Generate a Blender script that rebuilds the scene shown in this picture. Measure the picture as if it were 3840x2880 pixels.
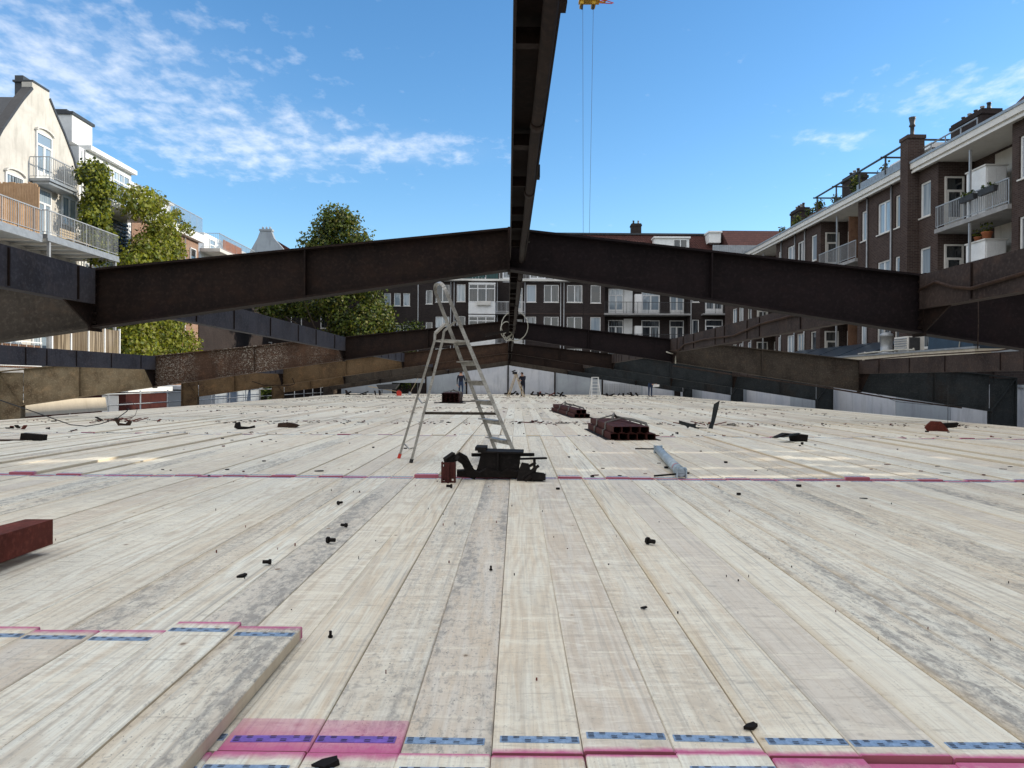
import bpy, bmesh, math, random
from mathutils import Vector, Matrix, Quaternion
random.seed(11)
PI = math.pi
for o in list(bpy.data.objects): bpy.data.objects.remove(o)
SC = bpy.context.scene
COL = SC.collection

# ---------------------------------------------------------------- camera
cd = bpy.data.cameras.new('camera'); cam = bpy.data.objects.new('camera', cd); COL.objects.link(cam)
cd.sensor_width = 36; cd.lens = 27.04; cd.clip_start = .05; cd.clip_end = 3000
cam.matrix_world = (Matrix.Translation((0, 0, 1.07)) @ Matrix.Rotation(-.0052, 4, 'Z') @
                    Matrix.Rotation(PI/2 - .00347, 4, 'X') @ Matrix.Rotation(math.radians(.35), 4, 'Z'))
SC.camera = cam
SC.render.engine = 'CYCLES'; SC.cycles.max_bounces = 5; SC.cycles.diffuse_bounces = 3; SC.cycles.glossy_bounces = 2; SC.cycles.transmission_bounces = 2
SC.render.resolution_x = 1024; SC.render.resolution_y = 768

# ---------------------------------------------------------------- sky, sun, exposure
SUN_EL = math.radians(20); SUN_AZ = math.radians(82)          # azimuth clockwise from +Y
w = bpy.data.worlds.new('World'); SC.world = w; w.use_nodes = True
wt = w.node_tree; wt.nodes.clear()
def wn(t, **k):
    n = wt.nodes.new(t)
    for a, b in k.items(): setattr(n, a, b)
    return n
def wmath(op, a, b=None, c=None):
    n = wn('ShaderNodeMath', operation=op)
    for i, q in enumerate((a, b, c)):
        if q is None: continue
        if isinstance(q, (int, float)): n.inputs[i].default_value = q
        else: wt.links.new(q, n.inputs[i])
    return n.outputs[0]
out = wn('ShaderNodeOutputWorld'); bg = wn('ShaderNodeBackground'); wt.links.new(bg.outputs[0], out.inputs[0])
sky = wn('ShaderNodeTexSky', sky_type='NISHITA'); sky.sun_disc = False
sky.sun_elevation = SUN_EL; sky.sun_rotation = SUN_AZ
sky.air_density = 1.0; sky.dust_density = .15; sky.ozone_density = 2.5
bg.inputs[1].default_value = .14
tc = wn('ShaderNodeTexCoord'); sx = wn('ShaderNodeSeparateXYZ'); wt.links.new(tc.outputs['Generated'], sx.inputs[0])
zz = wmath('ADD', wmath('MAXIMUM', sx.outputs[2], 0), .1)
U = wmath('DIVIDE', sx.outputs[0], zz); V = wmath('DIVIDE', sx.outputs[1], zz)
cv = wn('ShaderNodeCombineXYZ'); wt.links.new(U, cv.inputs[0]); wt.links.new(V, cv.inputs[1])
def gauss(u0, v0, su, sv, ang):                                 # elongated patch of cloud cover
    m = wn('ShaderNodeMapping', vector_type='TEXTURE'); m.inputs['Location'].default_value = (u0, v0, 0); m.inputs['Rotation'].default_value = (0, 0, ang); m.inputs['Scale'].default_value = (su, sv, 1)
    wt.links.new(cv.outputs[0], m.inputs[0]); v = wn('ShaderNodeVectorMath', operation='LENGTH'); wt.links.new(m.outputs[0], v.inputs[0])
    r = wn('ShaderNodeMapRange', interpolation_type='SMOOTHSTEP'); wt.links.new(v.outputs['Value'], r.inputs[0]); r.inputs[1].default_value = 1.75; r.inputs[2].default_value = 0
    return r.outputs[0]
def wnoise(scale, detail, rough, dist=0, sc3=(1, 1, 1), rz=0):
    m = wn('ShaderNodeMapping'); m.inputs['Scale'].default_value = sc3; m.inputs['Rotation'].default_value = (0, 0, rz)
    wt.links.new(cv.outputs[0], m.inputs[0])
    n = wn('ShaderNodeTexNoise'); n.inputs['Scale'].default_value = scale; n.inputs['Detail'].default_value = detail
    n.inputs['Roughness'].default_value = rough; n.inputs['Distortion'].default_value = dist
    wt.links.new(m.outputs[0], n.inputs['Vector']); return n.outputs[0]
big = wnoise(.8, 1, .5)
# thin broken cloud sheet added out of view overhead and behind to brighten the deck; its edge drifts into view at the upper left
def wstep(x, a, b):
    n = wn('ShaderNodeMapRange', interpolation_type='SMOOTHSTEP'); wt.links.new(x, n.inputs[0]); n.inputs[1].default_value = a; n.inputs[2].default_value = b
    return n.outputs[0]
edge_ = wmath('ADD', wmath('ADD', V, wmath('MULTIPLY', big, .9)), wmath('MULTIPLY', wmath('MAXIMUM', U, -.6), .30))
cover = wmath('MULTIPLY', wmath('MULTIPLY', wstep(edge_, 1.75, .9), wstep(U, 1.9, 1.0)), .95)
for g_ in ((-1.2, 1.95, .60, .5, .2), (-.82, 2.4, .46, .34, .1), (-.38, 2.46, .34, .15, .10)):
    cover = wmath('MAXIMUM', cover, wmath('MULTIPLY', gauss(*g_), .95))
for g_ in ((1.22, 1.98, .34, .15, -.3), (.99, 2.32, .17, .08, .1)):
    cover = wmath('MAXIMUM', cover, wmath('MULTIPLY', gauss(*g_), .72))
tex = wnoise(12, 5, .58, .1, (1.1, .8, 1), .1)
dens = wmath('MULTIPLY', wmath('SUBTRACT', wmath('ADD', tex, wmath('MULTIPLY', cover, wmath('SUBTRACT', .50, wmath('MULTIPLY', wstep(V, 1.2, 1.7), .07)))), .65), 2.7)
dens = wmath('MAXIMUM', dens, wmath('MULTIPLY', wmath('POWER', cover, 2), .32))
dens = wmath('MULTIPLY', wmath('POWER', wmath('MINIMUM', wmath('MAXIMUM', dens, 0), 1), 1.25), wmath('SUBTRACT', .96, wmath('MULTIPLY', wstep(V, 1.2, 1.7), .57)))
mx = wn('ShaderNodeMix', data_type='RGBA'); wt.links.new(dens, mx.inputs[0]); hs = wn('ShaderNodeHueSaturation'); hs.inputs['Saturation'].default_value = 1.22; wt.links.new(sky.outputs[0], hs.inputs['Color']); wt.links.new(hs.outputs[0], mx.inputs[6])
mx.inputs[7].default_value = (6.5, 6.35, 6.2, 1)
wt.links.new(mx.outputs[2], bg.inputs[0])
sl = bpy.data.lights.new('sun', 'SUN'); sun = bpy.data.objects.new('sun', sl); COL.objects.link(sun)
sl.energy = 2.9; sl.angle = math.radians(.55); sl.color = (1, .90, .74)
sd = Vector((math.sin(SUN_AZ)*math.cos(SUN_EL), math.cos(SUN_AZ)*math.cos(SUN_EL), math.sin(SUN_EL)))
sun.rotation_euler = sd.to_track_quat('Z', 'Y').to_euler()
vs = SC.view_settings; vs.view_transform = 'Standard'; vs.look = 'None'; vs.exposure = 0.75; vs.gamma = 1

# ---------------------------------------------------------------- material helpers
MATS = {}
class NT:
    def __init__(s, name):
        s.m = bpy.data.materials.new(name); s.m.use_nodes = True; s.t = s.m.node_tree; s.t.nodes.clear()
        s.o = s.n('ShaderNodeOutputMaterial'); s.b = s.n('ShaderNodeBsdfPrincipled'); s.l(s.b.outputs[0], s.o.inputs[0])
    def n(s, t, **k):
        q = s.t.nodes.new(t)
        for a, b in k.items(): setattr(q, a, b)
        return q
    def l(s, a, b): s.t.links.new(a, b)
    def set(s, sock, v):
        if isinstance(v, bpy.types.NodeSocket): s.l(v, sock)
        elif isinstance(v, (tuple, list)) and len(v) == 3 and sock.type == 'RGBA': sock.default_value = (*v, 1)
        else: sock.default_value = v
    def math(s, op, a, b=None, c=None, clamp=False):
        q = s.n('ShaderNodeMath', operation=op); q.use_clamp = clamp
        for i, v in enumerate((a, b, c)):
            if v is not None: s.set(q.inputs[i], v)
        return q.outputs[0]
    def coord(s, kind='Object', scale=(1, 1, 1), off=None, rot=(0, 0, 0)):
        t = s.n('ShaderNodeTexCoord'); v = t.outputs[kind]
        if off is not None:
            a = s.n('ShaderNodeVectorMath', operation='ADD'); s.l(v, a.inputs[0]); s.l(off, a.inputs[1]); v = a.outputs[0]
        m = s.n('ShaderNodeMapping'); m.inputs['Scale'].default_value = scale; m.inputs['Rotation'].default_value = rot
        s.l(v, m.inputs[0]); return m.outputs[0]
    def noise(s, vec, scale, detail=4, rough=.55, dist=0):
        q = s.n('ShaderNodeTexNoise'); q.inputs['Scale'].default_value = scale; q.inputs['Detail'].default_value = detail
        q.inputs['Roughness'].default_value = rough; q.inputs['Distortion'].default_value = dist
        s.l(vec, q.inputs['Vector']); return q.outputs[0]
    def ramp(s, fac, a, b):                                   # linear step a..b -> 0..1
        q = s.n('ShaderNodeMapRange'); q.clamp = True; s.set(q.inputs[0], fac); s.set(q.inputs[1], a); s.set(q.inputs[2], b)
        return q.outputs[0]
    def mix(s, fac, a, b, mode='MIX'):
        q = s.n('ShaderNodeMix', data_type='RGBA', blend_type=mode); s.set(q.inputs[0], fac); s.set(q.inputs[6], a); s.set(q.inputs[7], b)
        return q.outputs[2]
    def bump(s, h, strength=.3, dist=.01):
        q = s.n('ShaderNodeBump'); q.inputs['Strength'].default_value = strength; q.inputs['Distance'].default_value = dist
        s.l(h, q.inputs['Height']); s.l(q.outputs[0], s.b.inputs['Normal'])
    def done(s, color, rough=.7, metal=0, spec=.4):
        s.set(s.b.inputs['Base Color'], color); s.set(s.b.inputs['Roughness'], rough); s.set(s.b.inputs['Metallic'], metal)
        s.b.inputs['Specular IOR Level'].default_value = spec
        MATS[s.m.name] = s.m; return s.m

def plain(name, c, rough=.6, metal=0, var=.25, scale=6, spec=.4, c2=None, bump=.15):
    t = NT(name); v = t.coord('Object')
    a = t.noise(v, scale, 6, .6); b = t.noise(v, scale*6, 3, .6)
    f = t.math('ADD', t.math('MULTIPLY', a, .65), t.math('MULTIPLY', b, .35))
    f = t.ramp(f, .35, .65)
    d = c2 or tuple(x*(1-var) for x in c); e = tuple(min(1, x*(1+var*.5)) for x in c)
    col = t.mix(f, d, e)
    if bump: t.bump(b, bump, .004)
    return t.done(col, rough, metal, spec)

def rust(name, c1, c2, c3=None, rough=.75, fleck=0):
    t = NT(name); v = t.coord('Object')
    a = t.noise(v, 1.3, 8, .62, .4); s = t.noise(t.coord('Object', (1.2, 1.2, 9)), 2, 5, .6); f = t.noise(v, 26, 4, .6)
    k = t.ramp(t.math('ADD', t.math('MULTIPLY', a, .7), t.math('MULTIPLY', s, .3)), .38, .62)
    col = t.mix(k, c1, c2)
    if c3: col = t.mix(t.ramp(t.noise(v, .7, 6, .7), .54, .66), col, c3)
    col = t.mix(t.math('MULTIPLY', t.ramp(t.noise(t.coord('Object', (1, 1, 1.5)), 3.1, 7, .72, .5), .52, .68), .55), col, (c2[0]*1.55, c2[1]*1.3, c2[2]*1.12))
    col = t.mix(t.math('MULTIPLY', t.ramp(t.noise(t.coord('Object', (1.6, 1.6, .8)), 1.9, 5, .65), .50, .62), .5), col, tuple(x*.62 for x in c1))
    col = t.mix(t.math('MULTIPLY', t.ramp(f, .5, .72), .45), col, tuple(x*1.9+.004 for x in c2))
    col = t.mix(t.math('MULTIPLY', t.ramp(t.noise(t.coord('Object', (5, 5, .6)), 3, 5, .65), .55, .75), .35), col, tuple(x*.5 for x in c1))
    if fleck:
        fl = t.noise(t.coord('Object', (1, 1, 1.5)), 24, 4, .7, 1.2)
        area = t.ramp(t.noise(v, .8, 3), .40, .60)
        col = t.mix(t.math('MULTIPLY', t.ramp(fl, .54, .60), area), col, (.34, .315, .275))
    t.bump(f, .12, .004)
    return t.done(col, rough, 0, .15)

def wood(name, island=False):
    t = NT(name)
    if island:
        gm = t.n('ShaderNodeNewGeometry'); rnd = gm.outputs['Random Per Island']
    else:
        rnd = t.n('ShaderNodeObjectInfo').outputs['Random']
    cx = t.n('ShaderNodeCombineXYZ'); t.set(cx.inputs[0], t.math('MULTIPLY', rnd, 37)); t.set(cx.inputs[1], t.math('MULTIPLY', rnd, 191)); t.set(cx.inputs[2], t.math('MULTIPLY', rnd, 53))
    off = cx.outputs[0]
    r2 = t.math('FRACT', t.math('MULTIPLY', rnd, 7.31)); r3 = t.math('FRACT', t.math('MULTIPLY', rnd, 23.7)); r4 = t.math('FRACT', t.math('MULTIPLY', rnd, 61.9))
    def at(nm):
        a = t.n('ShaderNodeAttribute', attribute_type='OBJECT', attribute_name=nm); return a.outputs['Fac']
    so = t.n('ShaderNodeSeparateXYZ'); t.l(t.coord('Object'), so.inputs[0])
    g1 = t.noise(t.coord('Object', (11, .8, 1), off), 1.6, 4, .6, .8)
    g2 = t.noise(t.coord('Object', (85, 1.1, 1), off), 1.5, 2, .6, .3)
    sm = t.noise(t.coord('Object', (1.3, 5.5, 1), off), 1.2, 4, .62, 1.2)
    cr = t.noise(t.coord('Object', (4, 42, 1), off), .8, 3, .6, .5)
    mil = t.noise(t.coord('Object', (20, 8, 1), off), 1.2, 6, .74, .3)
    lum = t.noise(t.coord('Object', (3.4, .28, 1), off), 1.3, 1, .5)
    # growth rings: fine lines bent by a slow field, so they close into cathedral arches
    ring = t.math('SINE', t.math('ADD', t.math('MULTIPLY', lum, 70), t.math('MULTIPLY', g1, 5)))
    ring = t.ramp(ring, .0, 1)
    r5 = t.math('FRACT', t.math('MULTIPLY', rnd, 113.3)); r6 = t.math('FRACT', t.math('MULTIPLY', rnd, 311.7))
    col = t.mix(t.ramp(r2, .15, .55), (.82, .82, .72), (.765, .73, .61)); col = t.mix(t.ramp(r2, .62, .92), col, (.665, .62, .535))
    col = t.mix(t.math('MULTIPLY', t.ramp(g1, .38, .66), t.math('ADD', t.math('MULTIPLY', r3, .55), .08)), col, (.62, .47, .30))
    col = t.mix(t.math('MULTIPLY', ring, t.math('MULTIPLY', t.ramp(r4, -.1, 1), .42)), col, (.47, .375, .27))
    col = t.mix(t.math('MULTIPLY', t.ramp(g2, .48, .72), .30), col, (.42, .335, .24))
    # cross ripples and planer marks, on some boards
    rp = t.noise(t.coord('Object', (3.2, 11, 1), off), 1.1, 5, .66, 2.2)
    col = t.mix(t.math('MULTIPLY', t.math('MULTIPLY', t.ramp(rp, .53, .68), t.ramp(r6, .1, 1.0)), .7), col, (.90, .875, .76)); col = t.mix(t.math('MULTIPLY', t.math('MULTIPLY', t.ramp(rp, .46, .36), t.ramp(r6, -.1, 1.0)), .45), col, (.52, .46, .37))
    col = t.mix(t.math('MULTIPLY', t.ramp(sm, .52, .68), .5), col, (.86, .82, .68))
    col = t.mix(t.math('MULTIPLY', t.ramp(cr, .60, .70), .45), col, (.40, .35, .28))
    lg = t.noise(t.coord('Object', (30, .5, 1), off), 1.4, 3, .65, .6); col = t.mix(t.math('MULTIPLY', t.ramp(lg, .53, .68), t.math('ADD', .18, t.math('MULTIPLY', r5, .45))), col, (.34, .325, .29))
    grey = at('grey') if not island else t.math('MULTIPLY', t.ramp(r3, .55, 1), .9)
    patch = t.ramp(lum, .36, .60)
    thr = t.math('SUBTRACT', .70, t.math('MULTIPLY', t.math('MULTIPLY', grey, t.math('ADD', .35, t.math('MULTIPLY', patch, .65))), .27))
    mm = t.math('MULTIPLY', t.ramp(t.math('SUBTRACT', mil, thr), 0, .13), t.math('ADD', .35, t.math('MULTIPLY', grey, .5)))
    col = t.mix(t.math('MULTIPLY', t.math('MULTIPLY', grey, patch), .30), col, (.47, .46, .42))
    col = t.mix(t.math('MULTIPLY', mm, .85), col, (.24, .235, .22))
    # dirt trodden across the boards, in place of the whole deck
    gp = t.n('ShaderNodeNewGeometry').outputs['Position']
    def wm(sc):
        q = t.n('ShaderNodeMapping'); q.inputs['Scale'].default_value = sc; t.l(gp, q.inputs[0]); return q.outputs[0]
    d1 = t.noise(wm((1.1, .8, 1)), 1.5, 5, .72, .6); d2 = t.noise(wm((9, 14, 1)), 1.4, 3, .65, .4)
    col = t.mix(t.math('MULTIPLY', t.ramp(d1, .52, .76), .26), col, (.42, .395, .35))
    col = t.mix(t.math('MULTIPLY', t.math('MULTIPLY', t.ramp(d2, .57, .69), t.ramp(d1, .40, .60)), .5), col, (.31, .285, .25))
    fm = t.noise(t.coord('Object', (34, 16, 1), off), 1.4, 3, .7, .6); col = t.mix(t.math('MULTIPLY', t.ramp(fm, .55, .68), t.math('ADD', .14, t.math('MULTIPLY', grey, .5))), col, (.27, .255, .23))
    sp = t.noise(t.coord('Object', (60, 45, 1), off), 1.5, 2, .7)
    col = t.mix(t.math('MULTIPLY', t.ramp(sp, .655, .71), t.math('ADD', .3, t.math('MULTIPLY', grey, .6))), col, (.10, .095, .09))
    # knots
    vo = t.n('ShaderNodeTexVoronoi'); vo.inputs['Scale'].default_value = 1; t.l(t.coord('Object', (6.5, 5.2, 1), off), vo.inputs['Vector'])
    vs_ = t.n('ShaderNodeSeparateColor'); t.l(vo.outputs['Color'], vs_.inputs[0])
    rad = t.math('MULTIPLY', t.math('SUBTRACT', vs_.outputs[0], .52), .22)
    kd = t.math('SUBTRACT', rad, vo.outputs['Distance'])
    col = t.mix(t.math('MULTIPLY', t.ramp(kd, -.06, .0), .38), col, (.40, .29, .18))
    col = t.mix(t.math('MULTIPLY', t.ramp(kd, .0, .03), .8), col, (.15, .10, .065))
    # sawn sides of the boards: plain wood without the face markings
    sn = t.n('ShaderNodeSeparateXYZ'); t.l(t.n('ShaderNodeNewGeometry').outputs['Normal'], sn.inputs[0])
    col = t.mix(t.math('MULTIPLY', t.ramp(t.math('ABSOLUTE', sn.outputs[2]), .45, .2), .85), col, t.mix(t.noise(t.coord('Object', (2, 3, 40), off), 1.5, 3), (.52, .44, .33), (.72, .63, .48)))
    # tan resin edge on some boards
    if not island:
        edge = t.math('MULTIPLY', t.ramp(t.math('ADD', t.math('MULTIPLY', so.outputs[0], -1), t.math('MULTIPLY', t.math('SUBTRACT', g1, .5), .09)), .085, .135), t.ramp(r5, .72, .85))
        col = t.mix(t.math('MULTIPLY', edge, .45), col, (.50, .37, .21))
        pn = t.noise(t.coord('Object', (9, 9, 9), off), 2.2, 6, .7)
        def paint(d, ln):
            d2 = t.math('ADD', d, t.math('MULTIPLY', t.math('SUBTRACT', pn, .5), t.math('MULTIPLY', ln, 1.1)))
            return t.math('MULTIPLY', t.ramp(t.math('DIVIDE', d2, t.math('MAXIMUM', ln, .001)), 1.05, .15), t.ramp(ln, .0, .01))
        pf = t.math('SUBTRACT', at('plank_length'), so.outputs[1])
        p = t.math('MAXIMUM', paint(so.outputs[1], at('paint_near')), paint(pf, at('paint_far')))
        sq = t.math('MULTIPLY', t.ramp(so.outputs[1], at('paint_square'), t.math('SUBTRACT', at('paint_square'), .006)),
                    t.math('ADD', t.math('MULTIPLY', t.ramp(so.outputs[1], .22, .02), .5), t.math('ADD', .25, t.math('MULTIPLY', pn, .35))))
        p = t.math('MAXIMUM', p, sq)
        endf = t.math('MULTIPLY', t.math('MULTIPLY', t.ramp(so.outputs[1], .0015, .0005), t.ramp(at('paint_near'), .0, .02)), .9)
        p = t.math('MAXIMUM', p, endf)
        col = t.mix(t.math('MULTIPLY', p, .84), col, t.mix(endf, (.50, .055, .23), (.24, .012, .055)))
    t.bump(t.math('ADD', t.math('MULTIPLY', g2, .6), t.math('MULTIPLY', g1, .6)), .22, .003)
    return t.done(col, t.math('ADD', .62, t.math('MULTIPLY', g1, .2)), 0, .25)

def brick(name, c1, c2, mortar, scale=1):
    t = NT(name); tcx = t.n('ShaderNodeTexCoord'); so = t.n('ShaderNodeSeparateXYZ'); t.l(tcx.outputs['Object'], so.inputs[0])
    cx = t.n('ShaderNodeCombineXYZ'); t.set(cx.inputs[0], t.math('ADD', so.outputs[0], so.outputs[1])); t.l(so.outputs[2], cx.inputs[1])
    b = t.n('ShaderNodeTexBrick'); t.l(cx.outputs[0], b.inputs['Vector'])
    b.inputs['Scale'].default_value = scale; b.inputs['Brick Width'].default_value = .23; b.inputs['Row Height'].default_value = .075
    b.inputs['Mortar Size'].default_value = .009; b.inputs['Bias'].default_value = -.2
    b.inputs['Color1'].default_value = (*c1, 1); b.inputs['Color2'].default_value = (*c2, 1); b.inputs['Mortar'].default_value = (*mortar, 1)
    n = t.noise(tcx.outputs['Object'], .5, 6, .65)
    col = t.mix(t.math('MULTIPLY', t.ramp(n, .4, .68), .45), b.outputs[0], tuple(x*.55 for x in c1))
    col = t.mix(t.math('MULTIPLY', t.ramp(t.noise(t.coord('Object', (3, 3, .35)), 1.5, 5, .6), .56, .7), .25), col, mortar)
    t.bump(b.outputs['Fac'], -.4, .01)
    return t.done(col, .85, 0, .1)

def streaky(name, c1, c2, stain, amt=.5, rough=.85, sc=1):
    t = NT(name); v = t.coord('Object')
    a = t.noise(v, .6*sc, 7, .65, .5); b = t.noise(t.coord('Object', (2.2, 2.2, .35)), 1.5*sc, 7, .7, .2); c = t.noise(v, 9*sc, 5, .65)
    col = t.mix(t.ramp(a, .38, .64), c1, c2)
    col = t.mix(t.math('MULTIPLY', t.ramp(b, .5, .72), amt), col, stain)
    col = t.mix(t.math('MULTIPLY', t.ramp(c, .58, .7), amt*.4), col, stain)
    t.bump(c, .25, .006)
    return t.done(col, rough, 0, .25)

def glass(name, c1, c2, rough=.04):
    t = NT(name); r = t.n('ShaderNodeObjectInfo').outputs['Random']
    g = t.coord('Generated'); so = t.n('ShaderNodeSeparateXYZ'); t.l(g, so.inputs[0])
    f = t.noise(t.coord('Object', (6, 6, .25)), 1.6, 2)
    k = t.math('MULTIPLY', t.ramp(f, .42, .58), t.ramp(r, .15, .9))
    col = t.mix(k, c1, c2)
    wv = t.noise(t.coord('Object', (1, 1, 1)), 1.2, 2); t.bump(wv, .06, .02)
    return t.done(col, rough, 0, .9)

def leafmat(name, c, tr=.35):
    t = NT(name); t.t.nodes.remove(t.b)
    v = t.coord('Object'); n = t.noise(v, .9, 4, .6)
    col = t.mix(t.ramp(n, .35, .65), tuple(x*.7 for x in c), tuple(min(1, x*1.25) for x in c))
    d = t.n('ShaderNodeBsdfPrincipled'); t.l(col, d.inputs['Base Color']); d.inputs['Roughness'].default_value = .5; d.inputs['Specular IOR Level'].default_value = .3
    r = t.n('ShaderNodeBsdfTranslucent'); t.l(t.mix(1, col, (1.3, 1.25, .5), 'MULTIPLY'), r.inputs[0])
    m = t.n('ShaderNodeMixShader'); m.inputs[0].default_value = tr; t.l(d.outputs[0], m.inputs[1]); t.l(r.outputs[0], m.inputs[2]); t.l(m.outputs[0], t.o.inputs[0])
    MATS[name] = t.m; return t.m

def tiles(name, c1, c2):
    t = NT(name); v = t.coord('Object')
    so = t.n('ShaderNodeSeparateXYZ'); t.l(v, so.inputs[0])
    wv = t.math('SINE', t.math('MULTIPLY', t.math('ADD', so.outputs[0], so.outputs[1]), 2*PI/.26)); rw = t.math('FRACT', t.math('MULTIPLY', so.outputs[2], 1/.27))
    n = t.noise(v, 3, 6, .7)
    col = t.mix(t.ramp(n, .38, .62), c1, c2)
    col = t.mix(t.math('MULTIPLY', t.ramp(rw, .25, .0), .7), col, tuple(x*.25 for x in c1))
    col = t.mix(t.math('MULTIPLY', t.ramp(wv, -.4, -1), .6), col, tuple(x*.3 for x in c1))
    t.bump(t.math('ADD', wv, rw), .6, .04)
    return t.done(col, .8, 0, .25)

M_WOOD = wood('deck_wood'); M_WOODF = wood('deck_wood_far', True)
M_PLATE = plain('zinc_plate', (.29, .40, .54), .4, .25, .4, 40, c2=(.15, .23, .36)); M_SLOT = plain('plate_slot', (.012, .012, .02), .8)
M_PLATEP = plain('zinc_plate_sprayed', (.23, .13, .50), .45, .3, .3, 20)
R_DARK = rust('rust_dark', (0.0072, 0.0045, 0.0045), (0.0178, 0.0100, 0.0073), (0.0125, 0.0061, 0.0070))
R_BROWN = rust('rust_brown', (0.0291, 0.0168, 0.0121), (0.0512, 0.0300, 0.0197), (0.0198, 0.0126, 0.0108))
R_FLECK = rust('rust_flecked', (0.0419, 0.0230, 0.0153), (0.0698, 0.0403, 0.0259), None, fleck=1)
R_OLIVE = rust('paint_olive', (0.0800, 0.0506, 0.0257), (0.1120, 0.0743, 0.0408), (0.0453, 0.0286, 0.0175))
R_TAN = rust('paint_tan', (0.1649, 0.1224, 0.0721), (0.2177, 0.1734, 0.1117), (0.0989, 0.0680, 0.0396))
R_SLATE = rust('paint_slate', (0.0147, 0.0184, 0.0212), (0.0241, 0.0288, 0.0322), (0.0233, 0.0192, 0.0178))
R_GREY = rust('paint_grey', (0.0361, 0.0298, 0.0243), (0.0553, 0.0459, 0.0375), (0.0289, 0.0211, 0.0171))
R_VIOLET = rust('paint_blue_grey', (.038, .036, .043), (.054, .052, .060), (.030, .027, .030))
R_RIGHT = rust('paint_brown_grey', (.028, .0205, .0185), (.045, .033, .029), (.019, .013, .012))
R_RED = rust('oxide_red', (.088, .022, .016), (.125, .034, .026), (.06, .017, .014)); R_REDM = rust('oxide_red_mid', (.044, .013, .012), (.064, .020, .0175), (.032, .011, .0105)); R_REDD = rust('oxide_red_dark', (.040, .011, .010), (.06, .018, .015), (.03, .01, .01))
R_BLACK = rust('scrap_black', (.006, .005, .005), (.013, .010, .009), (.026, .014, .011))
ALU = plain('ladder_aluminium', (.33, .325, .305), .4, .6, .35, 9, c2=(.16, .15, .135))
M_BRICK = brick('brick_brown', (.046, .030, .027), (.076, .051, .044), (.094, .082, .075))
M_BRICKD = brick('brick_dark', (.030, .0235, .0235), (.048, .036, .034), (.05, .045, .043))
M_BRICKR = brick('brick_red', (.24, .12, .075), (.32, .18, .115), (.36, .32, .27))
M_CONC = streaky('concrete_pale', (.50, .52, .56), (.40, .43, .49), (.22, .235, .26), .55)
M_CONCG = streaky('concrete_grey', (.32, .36, .40), (.27, .30, .34), (.17, .18, .2), .45)
M_CREAM = streaky('render_cream', (.55, .53, .49), (.45, .43, .395), (.31, .295, .265), .6, sc=1.3)
M_FASCIA = streaky('fascia_cream', (.50, .45, .36), (.42, .37, .29), (.25, .2, .15), .5, sc=3)
M_WHITE = plain('white_paint', (.72, .73, .73), .45, 0, .12, 3); M_OFFW = plain('off_white', (.60, .585, .55), .5, 0, .12, 3)
M_ZINC = plain('zinc_grey', (.30, .32, .34), .45, .4, .25, 4); M_DARK = plain('dark_metal', (.045, .046, .05), .5, .2, .3, 8)
M_RAIL = plain('rail_grey', (.36, .37, .38), .45, .3, .2, 8); M_SLAB = plain('balcony_concrete', (.27, .27, .27), .8, 0, .25, 2)
M_GREEN = plain('green_panel', (.012, .055, .055), .5, 0, .3, 3); M_TERRA = plain('terracotta', (.42, .15, .07), .8, 0, .2, 8)
M_WOODB = plain('brown_timber', (.16, .085, .05), .75, 0, .4, 5); M_REED = streaky('reed_screen', (.50, .33, .20), (.41, .26, .15), (.28, .16, .085), .6, sc=5)
M_SLATE = plain('roof_slate', (.035, .042, .052), .55, 0, .35, 5); M_TILE = tiles('roof_tile', (.062, .024, .021), (.095, .036, .031))
M_GLASS = glass('window_glass', (.018, .024, .032), (.30, .34, .37)); M_GLASSC = glass('window_glass_curtain', (.22, .28, .34), (.46, .52, .56))
M_GLASSD = glass('window_glass_dark', (.012, .015, .018), (.06, .06, .06))
M_PROP = plain('prop_blue_grey', (.36, .43, .48), .5, .2, .3, 7, c2=(.22, .27, .31)); M_RUBBER = plain('rubber_black', (.015, .015, .016), .7)
M_REDC = plain('red_plastic', (.55, .035, .02), .45); M_STRAP = plain('strap_grey', (.13, .125, .115), .85, 0, .4, 12)
M_YEL = plain('crane_yellow', (.62, .38, .03), .5, 0, .3, 3); M_CABLE = plain('cable_black', (.02, .02, .022), .6)
M_CABLEW = plain('cable_pale', (.40, .39, .34), .6); M_PLY = streaky('plywood', (.52, .46, .36), (.46, .40, .31), (.33, .28, .2), .4, sc=2)
M_NAVY = plain('cloth_navy', (.012, .014, .028), .9, 0, .3, 12); M_JEAN = plain('cloth_denim', (.025, .045, .10), .9, 0, .3, 14)
M_SKIN = plain('skin', (.45, .25, .17), .6, 0, .15, 9); M_HAIR = plain('hair', (.018, .013, .01), .7); M_BOOT = plain('boot', (.02, .017, .015), .7)
M_TARP = plain('tarpaulin_blue', (.02, .035, .055), .35, 0, .4, 2); M_BARK = plain('bark', (.07, .05, .035), .9, 0, .4, 9, bump=.5)
M_GROUND = plain('courtyard_soil', (.12, .105, .08), .95, 0, .4, .6); M_LTIMBER = plain('pale_timber', (.45, .36, .24), .8, 0, .25, 8)
M_CLOTHW = plain('white_cloth', (.75, .75, .74), .8)
L_GREEN = leafmat('leaf_green', (.10, .135, .024)); L_LIGHT = leafmat('leaf_light', (.25, .27, .04), .45); L_DARK = leafmat('leaf_dark', (.02, .036, .012), .25)
L_OLIVE = leafmat('leaf_olive', (.17, .165, .045)); L_TAN = leafmat('leaf_tan', (.26, .20, .08), .3); L_YEL = leafmat('leaf_yellow', (.32, .24, .03), .5)

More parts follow.
